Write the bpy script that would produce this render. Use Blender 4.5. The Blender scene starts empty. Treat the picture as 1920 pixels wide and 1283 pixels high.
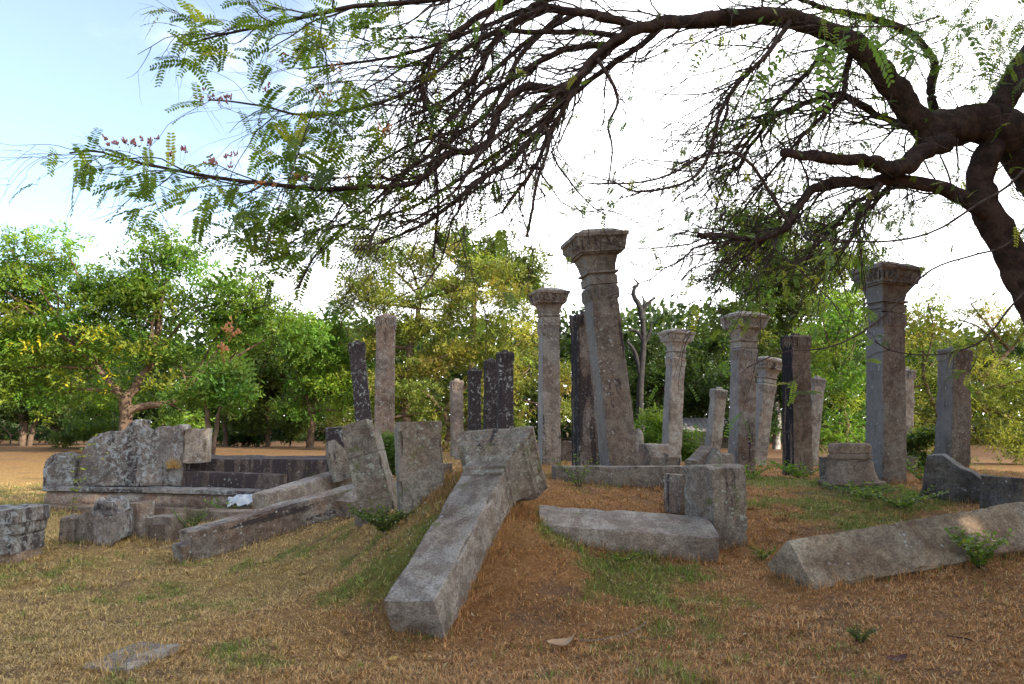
import bpy, math, numpy as np
from mathutils import Vector, Matrix
R = math.radians
sc = bpy.context.scene
COL = sc.collection
# ------------------------------------------------------------------ camera, sky, sun, exposure
F = 1450.0; CX, CY = 960.0, 641.5; CAMZ = 1.6
PITCH = math.atan((790 - CY) / F)
cam = bpy.data.objects.new('camera', bpy.data.cameras.new('camera'))
COL.objects.link(cam); sc.camera = cam
cam.location = (0, 0, CAMZ); cam.rotation_euler = (math.pi/2 + PITCH, 0, 0)
cam.data.sensor_width = 36; cam.data.lens = 36 * F / 1920; cam.data.clip_end = 2000; cam.data.clip_start = .05
SUN_EL, SUN_AZ = R(28), R(121)          # azimuth clockwise from +Y (north): behind and right of the camera
sdir = Vector((math.sin(SUN_AZ)*math.cos(SUN_EL), math.cos(SUN_AZ)*math.cos(SUN_EL), math.sin(SUN_EL)))
sun = bpy.data.objects.new('sun', bpy.data.lights.new('sun', 'SUN')); COL.objects.link(sun)
sun.data.energy = 2.5; sun.data.angle = R(.5); sun.data.color = (1, .90, .76)
sun.rotation_euler = sdir.to_track_quat('Z', 'Y').to_euler()
W = bpy.data.worlds.new('World'); sc.world = W; W.use_nodes = True
nt = W.node_tree; nt.nodes.clear()
def N(nt, typ, **kw):
    n = nt.nodes.new(typ)
    for k, v in kw.items():
        if k in n.inputs.keys() if isinstance(k, str) else False: n.inputs[k].default_value = v
        elif isinstance(k, str) and hasattr(n, k): setattr(n, k, v)
    return n
sky = nt.nodes.new('ShaderNodeTexSky'); sky.sky_type = 'NISHITA'; sky.sun_disc = False
sky.sun_elevation = SUN_EL; sky.sun_rotation = SUN_AZ; sky.altitude = 100; sky.air_density = 1.0; sky.dust_density = .6; sky.ozone_density = 1.6
bg1 = nt.nodes.new('ShaderNodeBackground'); bg1.inputs[1].default_value = .07
bg2 = nt.nodes.new('ShaderNodeBackground'); bg2.inputs[0].default_value = (.97, .98, 1, 1); bg2.inputs[1].default_value = 1.0
out = nt.nodes.new('ShaderNodeOutputWorld'); mixs = nt.nodes.new('ShaderNodeMixShader')
tc = nt.nodes.new('ShaderNodeTexCoord')
mp = nt.nodes.new('ShaderNodeMapping'); mp.inputs['Scale'].default_value = (1, 1, 2.6)
nz = nt.nodes.new('ShaderNodeTexNoise'); nz.inputs['Scale'].default_value = 2.3; nz.inputs['Detail'].default_value = 7; nz.inputs['Roughness'].default_value = .55
nt.links.new(tc.outputs['Generated'], mp.inputs[0]); nt.links.new(mp.outputs[0], nz.inputs[0])
# the cloud bank: thick to the right and low near the horizon, thin to the upper left
dotn = nt.nodes.new('ShaderNodeVectorMath'); dotn.operation = 'DOT_PRODUCT'; dotn.inputs[1].default_value = (1.35, .15, -1.35)
nt.links.new(tc.outputs['Generated'], dotn.inputs[0])
ad = nt.nodes.new('ShaderNodeMath'); ad.operation = 'ADD'; nt.links.new(dotn.outputs['Value'], ad.inputs[0]); nm = nt.nodes.new('ShaderNodeMath'); nm.operation = 'MULTIPLY_ADD'; nm.inputs[1].default_value = 2.0; nm.inputs[2].default_value = -.5; nt.links.new(nz.outputs['Fac'], nm.inputs[0]); nt.links.new(nm.outputs[0], ad.inputs[1])
mr = nt.nodes.new('ShaderNodeMapRange'); mr.interpolation_type = 'SMOOTHSTEP'; mr.inputs[1].default_value = -.42; mr.inputs[2].default_value = .42
mr.inputs[3].default_value = .06; mr.inputs[4].default_value = 1
nt.links.new(ad.outputs[0], mr.inputs[0])
nt.links.new(sky.outputs[0], bg1.inputs[0]); nt.links.new(mr.outputs[0], mixs.inputs[0])
nt.links.new(bg1.outputs[0], mixs.inputs[1]); nt.links.new(bg2.outputs[0], mixs.inputs[2]); nt.links.new(mixs.outputs[0], out.inputs[0])
sc.view_settings.view_transform = 'Standard'; sc.view_settings.look = 'None'; sc.view_settings.exposure = 2.05; sc.view_settings.gamma = 1
sc.render.engine = 'CYCLES'
cy = sc.cycles; cy.max_bounces = 6; cy.diffuse_bounces = 3; cy.glossy_bounces = 2; cy.transmission_bounces = 3; cy.transparent_max_bounces = 4
cy.use_denoising = True; cy.caustics_reflective = False; cy.caustics_refractive = False; cy.sample_clamp_indirect = 6
# ------------------------------------------------------------------ helpers
def P(px, py, Y):
    u = (px-CX)/F; v = (CY-py)/F
    dy = math.cos(PITCH) - v*math.sin(PITCH); dz = math.sin(PITCH) + v*math.cos(PITCH)
    t = Y/dy
    return np.array([u*t, Y, CAMZ + dz*t])
def pxm(Y): return Y/F            # metres per photo pixel at depth Y
def hash3(i, j, k, s=0):
    h = (i.astype(np.int64)*374761393 + j.astype(np.int64)*668265263 + k.astype(np.int64)*2147483647 + s*974634777) & 0xffffffff
    h = ((h ^ (h >> 13))*1274126177) & 0xffffffff
    h = h ^ (h >> 16)
    return (h & 0xffffff)/float(0xffffff)
def vnoise(p, s=0):
    f = np.floor(p); i = f.astype(np.int64); t = p-f; t = t*t*(3-2*t)
    r = 0
    for a in (0, 1):
        for b in (0, 1):
            for c in (0, 1):
                w = (t[:, 0] if a else 1-t[:, 0])*(t[:, 1] if b else 1-t[:, 1])*(t[:, 2] if c else 1-t[:, 2])
                r = r + w*hash3(i[:, 0]+a, i[:, 1]+b, i[:, 2]+c, s)
    return r*2-1
def fbm(p, o=3, s=0):
    r = 0; a = 1.; n = 0
    for k in range(o):
        r = r + a*vnoise(p*(2.03**k)+k*17.3, s+k); n += a; a *= .5
    return r/n
def fbm2(x, y, sc_, o=3, s=0):
    return fbm(np.stack([np.ravel(x)*sc_, np.ravel(y)*sc_, np.zeros(np.size(x))+.37], 1), o, s)
def tag(o, label=None, cat=None, group=None, kind=None):
    if label: o['label'] = label
    if cat: o['category'] = cat
    if group: o['group'] = group
    if kind: o['kind'] = kind
    return o
def empty(name, loc=(0, 0, 0)):
    o = bpy.data.objects.new(name, None); COL.objects.link(o); o.location = loc; o.empty_display_size = .1
    return o
STN = set()
def mk(name, V, Fs, mat=None, parent=None, smooth=True, sharp=None, color=None, loc=None, rot=None):
    """V (n,3); Fs list of int arrays (m,3) or (m,4); color per-face rgb list matching Fs concatenated"""
    V = np.asarray(V, dtype=np.float32)
    me = bpy.data.meshes.new(name)
    Fs = [np.asarray(f, dtype=np.int32) for f in Fs if len(f)]
    loops = np.concatenate([f.ravel() for f in Fs])
    cnt = np.concatenate([np.full(len(f), f.shape[1], dtype=np.int32) for f in Fs])
    st = np.concatenate([[0], np.cumsum(cnt)[:-1]]).astype(np.int32)
    me.vertices.add(len(V)); me.vertices.foreach_set('co', V.ravel())
    me.loops.add(len(loops)); me.loops.foreach_set('vertex_index', loops)
    me.polygons.add(len(cnt)); me.polygons.foreach_set('loop_start', st); me.polygons.foreach_set('loop_total', cnt)
    me.polygons.foreach_set('use_smooth', np.full(len(cnt), smooth))
    if color is not None:
        a = me.color_attributes.new('tint', 'FLOAT_COLOR', 'POINT')
        c = np.ones((len(V), 4), dtype=np.float32); c[:, :3] = color
        a.data.foreach_set('color', c.ravel())
    me.update(calc_edges=True); me.validate()
    if mat: me.materials.append(mat)
    if mat and mat.name in STN: me.set_sharp_from_angle(angle=R(38))
    o = bpy.data.objects.new(name, me); COL.objects.link(o)
    if parent: o.parent = parent
    if loc is not None: o.location = loc
    if rot is not None: o.rotation_euler = rot
    return o
# ------------------------------------------------------------------ terrain heights
CP = [  # px, py, Y of ground seen in the photo
 (0,1283,4.7),(480,1283,4.75),(960,1283,4.7),(1440,1283,4.6),(1920,1283,4.5),
 (250,1240,5.1),(775,1218,5.7),(850,1190,5.9),(1060,1200,5.6),(1500,1110,6.5),(1840,1045,7.3),(1915,1020,7.6),
 (40,1050,8.8),(180,1012,9.9),(340,1056,9.1),(270,1005,10.4),(60,960,13),(230,965,13.8),(430,975,13.4),
 (500,1000,10.2),(640,965,10.6),(600,1100,7.6),(700,1010,8.2),(760,950,8.3),(860,876,8.4),(880,905,7.7),(800,1010,7.0),
 (1000,960,7.4),(1035,960,8.2),(1045,1004,7.5),(1015,990,7.8),(1080,1036,7.35),(1140,1046,7.25),(1035,905,9.6),(1130,1040,7.3),(1340,1048,7.6),(1370,1015,8.3),(1450,980,8.7),
 (1160,912,10.3),(1290,912,10.3),(1180,882,11.6),(1400,905,12.5),(1595,915,11),(1660,905,12),(1495,893,14.5),(1790,880,14),(1790,945,9.9),(1880,955,9.3),
 (1395,888,16),(1270,868,18),(1030,872,15),(850,858,19),(700,885,15),(640,890,14.6),
 (560,905,14.8),(560,852,24),(50,905,18),(50,848,24),(240,835,30),(1450,872,24),(1700,868,28),(1900,868,26),
 (420,838,36),(600,836,40),(100,835,32),(1000,835,40),(1400,835,45),(1850,850,40)]
pts = np.array([P(*c) for c in CP])
extra = np.array([(-3, 2, 0), (0, 1, 0), (3, 2, 0), (6, 3, .1), (-8, 4, 0), (10, 6, .2), (-6, -6, 0), (6, -6, 0), (-30, 20, .3), (30, 20, .2), (-30, -20, 0), (30, -20, 0), (0, 80, .3), (-70, 70, .3), (70, 70, .3), (-12, 8, -.05), (14, 12, .3), (12, 9, .35),(-18, 13, .1)])
TP = np.vstack([pts, extra]); 
def _phi(d): return np.sqrt(d*d + .35**2)
def _warp(x, y):
    return x, y
A_ = _phi(np.hypot(TP[:, None, 0]-TP[None, :, 0], TP[:, None, 1]-TP[None, :, 1]))
n_ = len(TP); M_ = np.zeros((n_+1, n_+1)); M_[:n_, :n_] = A_ + np.eye(n_)*(-.12); M_[n_, :n_] = 1; M_[:n_, n_] = 1
w_ = np.linalg.solve(M_, np.append(TP[:, 2], 0))
def H(x, y):
    x = np.ravel(np.asarray(x, float)); y = np.ravel(np.asarray(y, float)); r = np.full(x.size, w_[-1])
    for k in range(n_): r += w_[k]*_phi(np.hypot(x-TP[k, 0], y-TP[k, 1]))
    far = np.clip((np.hypot(x, y)-60)/60, 0, 1)
    r = r*(1-far) + .3*far
    near = np.exp(-((np.hypot(x, y)-8)/9)**2)
    r += near*(.03*fbm2(x, y, 1.7, 3, 5) + .018*fbm2(x, y, 7, 2, 9))
    return r
def hz(x, y): return float(H([x], [y])[0])
def G(px, Y):
    x = (px-CX)/F*Y/math.cos(PITCH)  # first guess, refined by projecting
    for _ in range(4):
        z = hz(x, Y); t = (Y*math.cos(PITCH) + (z-CAMZ)*math.sin(PITCH)); x = (px-CX)/F*t
    return np.array([x, Y, hz(x, Y)])
# ------------------------------------------------------------------ materials
def newmat(name):
    m = bpy.data.materials.new(name); m.use_nodes = True; t = m.node_tree; b = t.nodes['Principled BSDF']; return m, t, b
def lnk(t, a, b): t.links.new(a, b)
def noise(t, vec, scale, detail=4, rough=.5, dist=0):
    n = t.nodes.new('ShaderNodeTexNoise'); n.inputs['Scale'].default_value = scale; n.inputs['Detail'].default_value = detail
    n.inputs['Roughness'].default_value = rough; n.inputs['Distortion'].default_value = dist; lnk(t, vec, n.inputs['Vector']); return n.outputs['Fac']
def rng_(t, v, a, b, c=0., d=1.):
    n = t.nodes.new('ShaderNodeMapRange'); n.interpolation_type = 'SMOOTHSTEP'
    for i, x in enumerate((a, b, c, d)): n.inputs[i+1].default_value = x
    lnk(t, v, n.inputs[0]); return n.outputs[0]
def mixc(t, f, a, b, mode='MIX'):
    n = t.nodes.new('ShaderNodeMix'); n.data_type = 'RGBA'; n.blend_type = mode
    for s, v in ((n.inputs['Factor'], f), (n.inputs['A'], a), (n.inputs['B'], b)):
        if hasattr(v, 'links'): lnk(t, v, s)
        elif isinstance(v, (tuple, list)): s.default_value = (*v, 1)
        else: s.default_value = v
    return n.outputs['Result']
def math_(t, op, a, b=0.):
    n = t.nodes.new('ShaderNodeMath'); n.operation = op
    for s, v in ((n.inputs[0], a), (n.inputs[1], b)):
        if hasattr(v, 'links'): lnk(t, v, s)
        else: s.default_value = v
    return n.outputs[0]
def stone(name, base=(.23, .195, .18), warm=(.22, .155, .125), stain=.3, lichen=.4, side=None, moss=0., axis='z', spots=1., sidecol=(.02, .017, .02), lich=(.42, .43, .41)):
    m, t, b = newmat(name); base = tuple(a*k for a, k in zip(base, (1.17, 1.22, 1.13))); warm = tuple(a*k for a, k in zip(warm, (1.17, 1.20, 1.10)))
    tc = t.nodes.new('ShaderNodeTexCoord'); oi = t.nodes.new('ShaderNodeObjectInfo')
    ad = t.nodes.new('ShaderNodeVectorMath'); ad.operation = 'MULTIPLY_ADD'; ad.inputs[1].default_value = (1, 1, 1)
    cm = t.nodes.new('ShaderNodeCombineXYZ'); k = math_(t, 'MULTIPLY', oi.outputs['Random'], 37.)
    lnk(t, k, cm.inputs[0]); lnk(t, k, cm.inputs[1]); lnk(t, k, cm.inputs[2])
    lnk(t, tc.outputs['Object'], ad.inputs[0]); lnk(t, cm.outputs[0], ad.inputs[2]); v = ad.outputs[0]
    c = mixc(t, rng_(t, noise(t, v, 2.2, 6, .6), .35, .65), base, warm)
    c = mixc(t, rng_(t, noise(t, v, 1.3, 3, .5, .6), .42, .64, 0, .75), c, mixc(t, 1., c, (.5, .47, .47), 'MULTIPLY'))
    sp = noise(t, v, 55, 5, .7)
    c = mixc(t, rng_(t, sp, .36, .62, 0, 1.), mixc(t, 1., c, (.66, .64, .64), 'MULTIPLY'), mixc(t, 1., c, (1.28, 1.26, 1.24), 'MULTIPLY'))
    med = noise(t, v, 9, 6, .65)
    c = mixc(t, rng_(t, med, .45, .57, 0, .75), c, mixc(t, 1., c, (.6, .56, .56), 'MULTIPLY'))
    # dark weather streaks running down the shaft (local z)
    mp = t.nodes.new('ShaderNodeMapping'); mp.inputs['Scale'].default_value = (7, 7, .8) if axis == 'z' else (7, .8, 7); lnk(t, v, mp.inputs[0])
    st = noise(t, mp.outputs[0], 1., 6, .6, .4)
    br = noise(t, v, 22, 5, .7)
    st2 = math_(t, 'ADD', math_(t, 'MULTIPLY', st, .75), math_(t, 'MULTIPLY', br, .25))
    th = .68-.36*stain
    c = mixc(t, rng_(t, st2, th, th+.07, 0, .93), c, (.045, .035, .036))
    if side is not None:  # tints one face: black stain by default, painted skylight where sidecol is pale
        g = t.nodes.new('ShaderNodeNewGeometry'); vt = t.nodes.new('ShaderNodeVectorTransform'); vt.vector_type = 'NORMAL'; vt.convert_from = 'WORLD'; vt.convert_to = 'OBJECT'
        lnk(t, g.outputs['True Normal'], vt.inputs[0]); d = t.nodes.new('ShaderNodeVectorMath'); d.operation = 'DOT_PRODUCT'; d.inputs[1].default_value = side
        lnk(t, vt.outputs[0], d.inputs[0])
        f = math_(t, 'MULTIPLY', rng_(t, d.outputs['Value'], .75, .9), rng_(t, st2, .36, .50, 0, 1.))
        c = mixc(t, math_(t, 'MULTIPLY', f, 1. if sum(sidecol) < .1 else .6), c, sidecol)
    if moss > 0:
        mo = noise(t, v, 5, 6, .6)
        c = mixc(t, rng_(t, mo, .66-.3*moss, .78-.3*moss, 0, .75), c, (.10, .11, .035))
    # pale lichen: irregular patches and round spots
    li = noise(t, v, 13, 8, .72, .5)
    th = .70-.2*lichen
    lf = math_(t, 'MULTIPLY', rng_(t, li, th, th+.05, 0, .85), rng_(t, noise(t, v, 2.6, 3, .5), .38, .62, .15, 1))
    vo = t.nodes.new('ShaderNodeTexVoronoi'); vo.inputs['Scale'].default_value = 16; lnk(t, v, vo.inputs['Vector'])
    big = noise(t, v, 3.1, 4, .5)
    sf = math_(t, 'MULTIPLY', rng_(t, vo.outputs['Distance'], .16, .30, 1, 0), rng_(t, big, .60-.18*lichen, .70-.18*lichen))
    lf = math_(t, 'MAXIMUM', lf, math_(t, 'MULTIPLY', sf, rng_(t, br, .35, .55, .1*spots, .8*spots)))
    c = mixc(t, lf, c, lich)
    lnk(t, c, b.inputs['Base Color']); b.inputs['Roughness'].default_value = .92; b.inputs['Specular IOR Level'].default_value = .2
    bm = t.nodes.new('ShaderNodeBump'); bm.inputs['Strength'].default_value = .65; bm.inputs['Distance'].default_value = .016
    h = math_(t, 'ADD', math_(t, 'ADD', math_(t, 'MULTIPLY', sp, .5), med), math_(t, 'MULTIPLY', lf, .25))
    lnk(t, h, bm.inputs['Height']); lnk(t, bm.outputs[0], b.inputs['Normal'])
    STN.add(m.name); return m
S = dict(
 grey=stone('weathered_grey_granite', base=(.25, .22, .205), stain=.38, lichen=.5),
 pale=stone('pale_grey_granite', base=(.30, .27, .255), warm=(.27, .215, .18), stain=.36, lichen=.6),
 warm=stone('reddish_granite_skylit_side', base=(.20, .172, .155), warm=(.185, .142, .122), stain=.3, lichen=.45, side=(-1, 0, 0), sidecol=(.19, .195, .20)),  # left faces greyed to paint in open skylight
 pgrey=stone('grey_granite_skylit_side', base=(.29, .26, .245), stain=.38, lichen=.55, side=(-1, 0, 0), sidecol=(.24, .245, .25)),  # bluish skylight painted onto the left faces
 ppale=stone('pale_granite_skylit_side', base=(.37, .335, .31), warm=(.33, .27, .235), stain=.33, lichen=.6, side=(-1, 0, 0), sidecol=(.27, .275, .28)),  # left-face tint stands in for skylight
 dark=stone('black_stained_granite', base=(.13, .10, .10), warm=(.06, .042, .045), stain=.88, lichen=.78, spots=.25),
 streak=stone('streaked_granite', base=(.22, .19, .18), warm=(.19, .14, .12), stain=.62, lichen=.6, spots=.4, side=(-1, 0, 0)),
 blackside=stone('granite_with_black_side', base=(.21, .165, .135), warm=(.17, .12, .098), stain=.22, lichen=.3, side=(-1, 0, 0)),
 mossy=stone('mossy_grey_granite', base=(.22, .195, .18), warm=(.19, .15, .13), stain=.3, lichen=.68, moss=.35, lich=(.36, .38, .32)),
 carved=stone('lichen_spotted_granite', base=(.18, .165, .165), warm=(.17, .14, .135), stain=.5, lichen=1.0, lich=(.31, .325, .32)),
 slab=stone('smooth_grey_slab', base=(.29, .25, .23), warm=(.26, .205, .18), stain=.12, lichen=.18),
 darkslab=stone('dark_damp_slab', base=(.17, .13, .12), warm=(.11, .085, .08), stain=.66, lichen=.25, axis='y'),
 slate=stone('dark_bluish_granite', base=(.115, .115, .125), warm=(.12, .10, .09), stain=.35, lichen=.3),
 hero=stone('worn_grey_shaft_stone', base=(.245, .215, .205), warm=(.21, .165, .14), stain=.2, lichen=.25, moss=.12),
 tan=stone('tan_worn_shaft_stone', base=(.30, .25, .20), warm=(.25, .18, .13), stain=.15, lichen=.2),
 brick=stone('red_brown_footing_stone', base=(.235, .18, .15), warm=(.21, .145, .115), stain=.2, lichen=.15),
)
def leafmat(name, transl=.35, rough=.5):
    m, t, b = newmat(name)
    at = t.nodes.new('ShaderNodeAttribute'); at.attribute_name = 'tint'
    lnk(t, at.outputs['Color'], b.inputs['Base Color']); b.inputs['Roughness'].default_value = rough; b.inputs['Specular IOR Level'].default_value = .25
    tr = t.nodes.new('ShaderNodeBsdfTranslucent'); mx = t.nodes.new('ShaderNodeMixShader'); mx.inputs[0].default_value = transl
    lnk(t, mixc(t, 1., at.outputs['Color'], (1.5, 1.6, .8), 'MULTIPLY'), tr.inputs[0])
    lnk(t, b.outputs[0], mx.inputs[1]); lnk(t, tr.outputs[0], mx.inputs[2]); lnk(t, mx.outputs[0], t.nodes['Material Output'].inputs[0])
    return m
LEAF = leafmat('leaf', .42); GRASS = leafmat('grass_blade', .18, .7)
def barkmat(name, a, b_, scale=6):
    m, t, b = newmat(name); tc = t.nodes.new('ShaderNodeTexCoord'); v = tc.outputs['Object']
    n1 = noise(t, v, scale, 6, .65); n2 = noise(t, v, scale*7, 4, .7)
    c = mixc(t, rng_(t, n1, .38, .62), a, b_); c = mixc(t, rng_(t, n2, .4, .6, 0, .5), c, mixc(t, 1., c, (.5, .5, .5), 'MULTIPLY'))
    lnk(t, c, b.inputs['Base Color']); b.inputs['Roughness'].default_value = .9; b.inputs['Specular IOR Level'].default_value = .15
    bm = t.nodes.new('ShaderNodeBump'); bm.inputs['Strength'].default_value = .7; bm.inputs['Distance'].default_value = .02
    lnk(t, math_(t, 'ADD', n1, math_(t, 'MULTIPLY', n2, .5)), bm.inputs['Height']); lnk(t, bm.outputs[0], b.inputs['Normal'])
    return m
BARK = barkmat('brown_bark', (.11, .072, .05), (.18, .125, .085)); BARKD = barkmat('dark_bark', (.030, .021, .018), (.075, .047, .036), 9)
BARKG = barkmat('grey_bark', (.22, .2, .18), (.36, .33, .3)); BARKDG = barkmat('weathered_dead_wood', (.03, .028, .027), (.055, .05, .048)); TWIG = barkmat('twig_bark', (.055, .040, .034), (.11, .08, .066), 20)
# ------------------------------------------------------------------ ground
def greenness(x, y):
    g = fbm2(x, y, .75, 4, 21)*1.1 + .6*fbm2(x, y, 3.1, 3, 31) - .22
    def blob(px, py, Y, r, a):
        c = P(px, py, Y); return a*np.exp(-(((x-c[0])**2+(y-c[1])**2)/r**2))
    for q in ((1680,935,9.9,1.3,.9),(1480,905,12,1.3,.8),(1090,900,9.6,.5,1.),(1380,895,13,1.5,.6),(1210,1065,7.0,.5,.9),(1080,1060,7.0,.35,.6),(700,1100,6.9,.5,.7),(640,1130,6.6,.4,.5),(800,1000,7.2,.45,.5),(450,1180,5.6,.7,.35),(300,1110,7,.8,.3),
              (1560,960,9.0,.9,.4),(1260,950,8.9,.7,.3),(50,930,15,3,.55),(1200,1270,4.8,.15,.5),(1000,1270,4.8,.2,.4),(1690,1020,7.8,.8,.3), (1130,1110,6.4,.4,.5)):
        g = g + blob(*q)
    return np.clip((g-.06)*1.15+.75*fbm2(x, y, 3.7, 4, 41)-.05, -1, 1)
def redness(x, y):   # russet thatch on the mound, straw on the flat to the left
    return np.clip(.5+.28*(x+1.6)-.02*(y-6) + .55*fbm2(x, y, .5, 3, 77), 0, 1)
def gcol(x, y, dark=1.):
    g = greenness(x, y); r = redness(x, y)
    straw = np.array((.52, .365, .155)); russet = np.array((.51, .27, .115)); green = np.array((.20, .26, .06))
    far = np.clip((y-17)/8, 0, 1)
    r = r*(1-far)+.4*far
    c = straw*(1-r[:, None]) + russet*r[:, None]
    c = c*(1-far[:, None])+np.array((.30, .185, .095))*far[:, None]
    vf = np.clip((y-27)/7, 0, 1)[:, None]; c = c*(1-vf)+np.array((.17, .105, .06))*vf  # distant ground darkened in its colour in place of tree shade
    gg = np.clip((g-.05)*1.6, 0, .75)[:, None]*(1-.6*far[:, None]) 
    c = c*(1-gg)+green*gg
    return c*dark, g
rad = np.concatenate([[.05], np.geomspace(.8, 3.5, 14)[:-1], np.geomspace(3.5, 22, 330)[:-1], np.geomspace(22, 900, 70)])
front = np.radians(np.linspace(-48, 48, 420)); back = np.radians(np.linspace(48, 312, 90))[1:-1]
ang = np.concatenate([front, back]); na = len(ang); nr = len(rad)
RR, AA = np.meshgrid(rad, ang, indexing='ij'); gx = (RR*np.sin(AA)).ravel(); gy = (RR*np.cos(AA)).ravel(); gz = H(gx, gy)
idx = np.arange(nr*na).reshape(nr, na)
q = np.stack([idx[:-1], np.roll(idx[:-1], -1, 1), np.roll(idx[1:], -1, 1), idx[1:]], -1).reshape(-1, 4)[:, ::-1]
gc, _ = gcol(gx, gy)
m, t, b = newmat('dry_thatch_soil')
at = t.nodes.new('ShaderNodeAttribute'); at.attribute_name = 'tint'; tc = t.nodes.new('ShaderNodeTexCoord')
n1 = noise(t, tc.outputs['Object'], 14, 8, .75); n2 = noise(t, tc.outputs['Object'], 1.3, 5, .6); n3 = noise(t, tc.outputs['Object'], 90, 5, .8)
c = mixc(t, rng_(t, n1, .35, .65), mixc(t, 1., at.outputs['Color'], (.66, .6, .58), 'MULTIPLY'), at.outputs['Color'])
c = mixc(t, rng_(t, n3, .4, .6, 0, .8), c, mixc(t, 1., c, (.55, .5, .45), 'MULTIPLY'))
c = mixc(t, rng_(t, n2, .52, .66, 0, .7), c, (.19, .12, .085))
lnk(t, c, b.inputs['Base Color']); b.inputs['Roughness'].default_value = 1; b.inputs['Specular IOR Level'].default_value = .05
bm = t.nodes.new('ShaderNodeBump'); bm.inputs['Strength'].default_value = .9; bm.inputs['Distance'].default_value = .03
lnk(t, math_(t, 'ADD', n1, n3), bm.inputs['Height']); lnk(t, bm.outputs[0], b.inputs['Normal'])
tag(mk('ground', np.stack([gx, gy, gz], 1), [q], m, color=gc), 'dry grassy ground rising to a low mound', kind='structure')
# grass and thatch: blades as real strips
rg = np.random.default_rng(7)
def blades(x, y, L, wd, lean, col, rngk, seg=2, zoff=0.):
    n = len(x); z = H(x, y)-.004+zoff; a = rngk.uniform(0, 2*np.pi, n); d = np.stack([np.cos(a), np.sin(a), np.zeros(n)], 1)
    s = np.stack([-np.sin(a), np.cos(a), np.zeros(n)], 1)*wd[:, None]*.5
    sw = rngk.normal(0, .35, (n, 3)); sw[:, 2] = 0
    base = np.stack([x, y, z], 1); up = np.array((0, 0, 1.))
    mid = base + (d*np.sin(lean)[:, None]*.5 + up*np.cos(lean)[:, None]*.55)*L[:, None]
    tip = base + (d*np.sin(lean)[:, None] + sw*.35 + up*(np.cos(lean)*.85)[:, None])*L[:, None]
    V = np.stack([base-s, base+s, mid+s*.8, mid-s*.8, tip], 1).reshape(-1, 3)
    i = np.arange(n)*5
    return V, np.stack([i, i+1, i+2, i+3], 1), np.stack([i+3, i+2, i+4], 1), np.repeat(col, 5, 0)
def scatter(n, y0, y1, rngk, wfac=.72):
    # uniform over the wedge in front of the camera, thinned with distance
    y = y0*(y1/y0)**rngk.uniform(0, 1, n); x = rngk.uniform(-wfac, wfac, n)*(y+.6)
    return x, y
def grass(name, n, y0, y1, L0, w0, label, seed, greeny):
    r_ = np.random.default_rng(seed); x, y = scatter(n, y0, y1, r_)
    nc = n//4; ce = r_.integers(0, n, 2600); pk = r_.integers(0, 2600, nc); x[:nc] = x[ce[pk]]+r_.normal(0, .035, nc); y[:nc] = y[ce[pk]]+r_.normal(0, .035, nc)
    lm = 1+.7*fbm2(x, y, 1.9, 3, 88); lm[:nc] *= 1.45
    fx = G(252, 5.2); kk = ((x-fx[0])/.19)**2+((y-fx[1])/.28)**2 > 1; x, y, lm = x[kk], y[kk], lm[kk]; n = len(x)
    c, g = gcol(x, y)
    if greeny: k = r_.uniform(0, 1, n) < np.clip(.1+1.0*g, .0, 1)
    else: k = r_.uniform(0, 1, n) < np.clip(1.0+1.6*fbm2(x, y, 2.6, 4, 61)+.35, .12, 1)
    x, y, c, g, lm = x[k], y[k], c[k], g[k], lm[k]; n = len(x)
    if greeny:
        col = np.array((.13, .20, .04))*r_.uniform(.5, 1.5, (n, 1)) + np.array((.10, .06, 0))*r_.uniform(0, 1, (n, 1))**2
        L = L0*lm*r_.uniform(.5, 1.5, n)*(1+y*.03); lean = np.abs(r_.normal(.5, .35, n)); wd = w0*(1+y*.09)*r_.uniform(.7, 1.5, n)
    else:
        v = r_.uniform(0, 1, n)
        red = redness(x, y)
        col = c*r_.uniform(.6, 1.55, (n, 1))
        hi = (v > .88)[:, None]; col = np.where(hi, np.array((.58, .43, .22))*r_.uniform(.7, 1.15, (n, 1)), col)
        lo = (v < .2)[:, None]; col = np.where(lo, np.array((.19, .10, .055))*r_.uniform(.6, 1.2, (n, 1)), col)
        L = L0*lm*r_.uniform(.4, 1.6, n)*(1+y*.03); lean = np.abs(r_.normal(1.2, .35, n)); wd = w0*(1+y*.09)*r_.uniform(.6, 1.6, n)
    V, q4, t3, cc = blades(x, y, L, wd, lean, col, r_)
    tag(mk(name, V, [q4, t3], GRASS, color=cc), label, 'grass', kind='stuff')
grass('dry_grass', 760000, 3.9, 18, .030, .0032, 'dry russet and straw grass matted over the ground', 1, False)
grass('green_grass', 150000, 3.9, 22, .042, .0032, 'short green grass growing through the dry thatch', 2, True)
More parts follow.
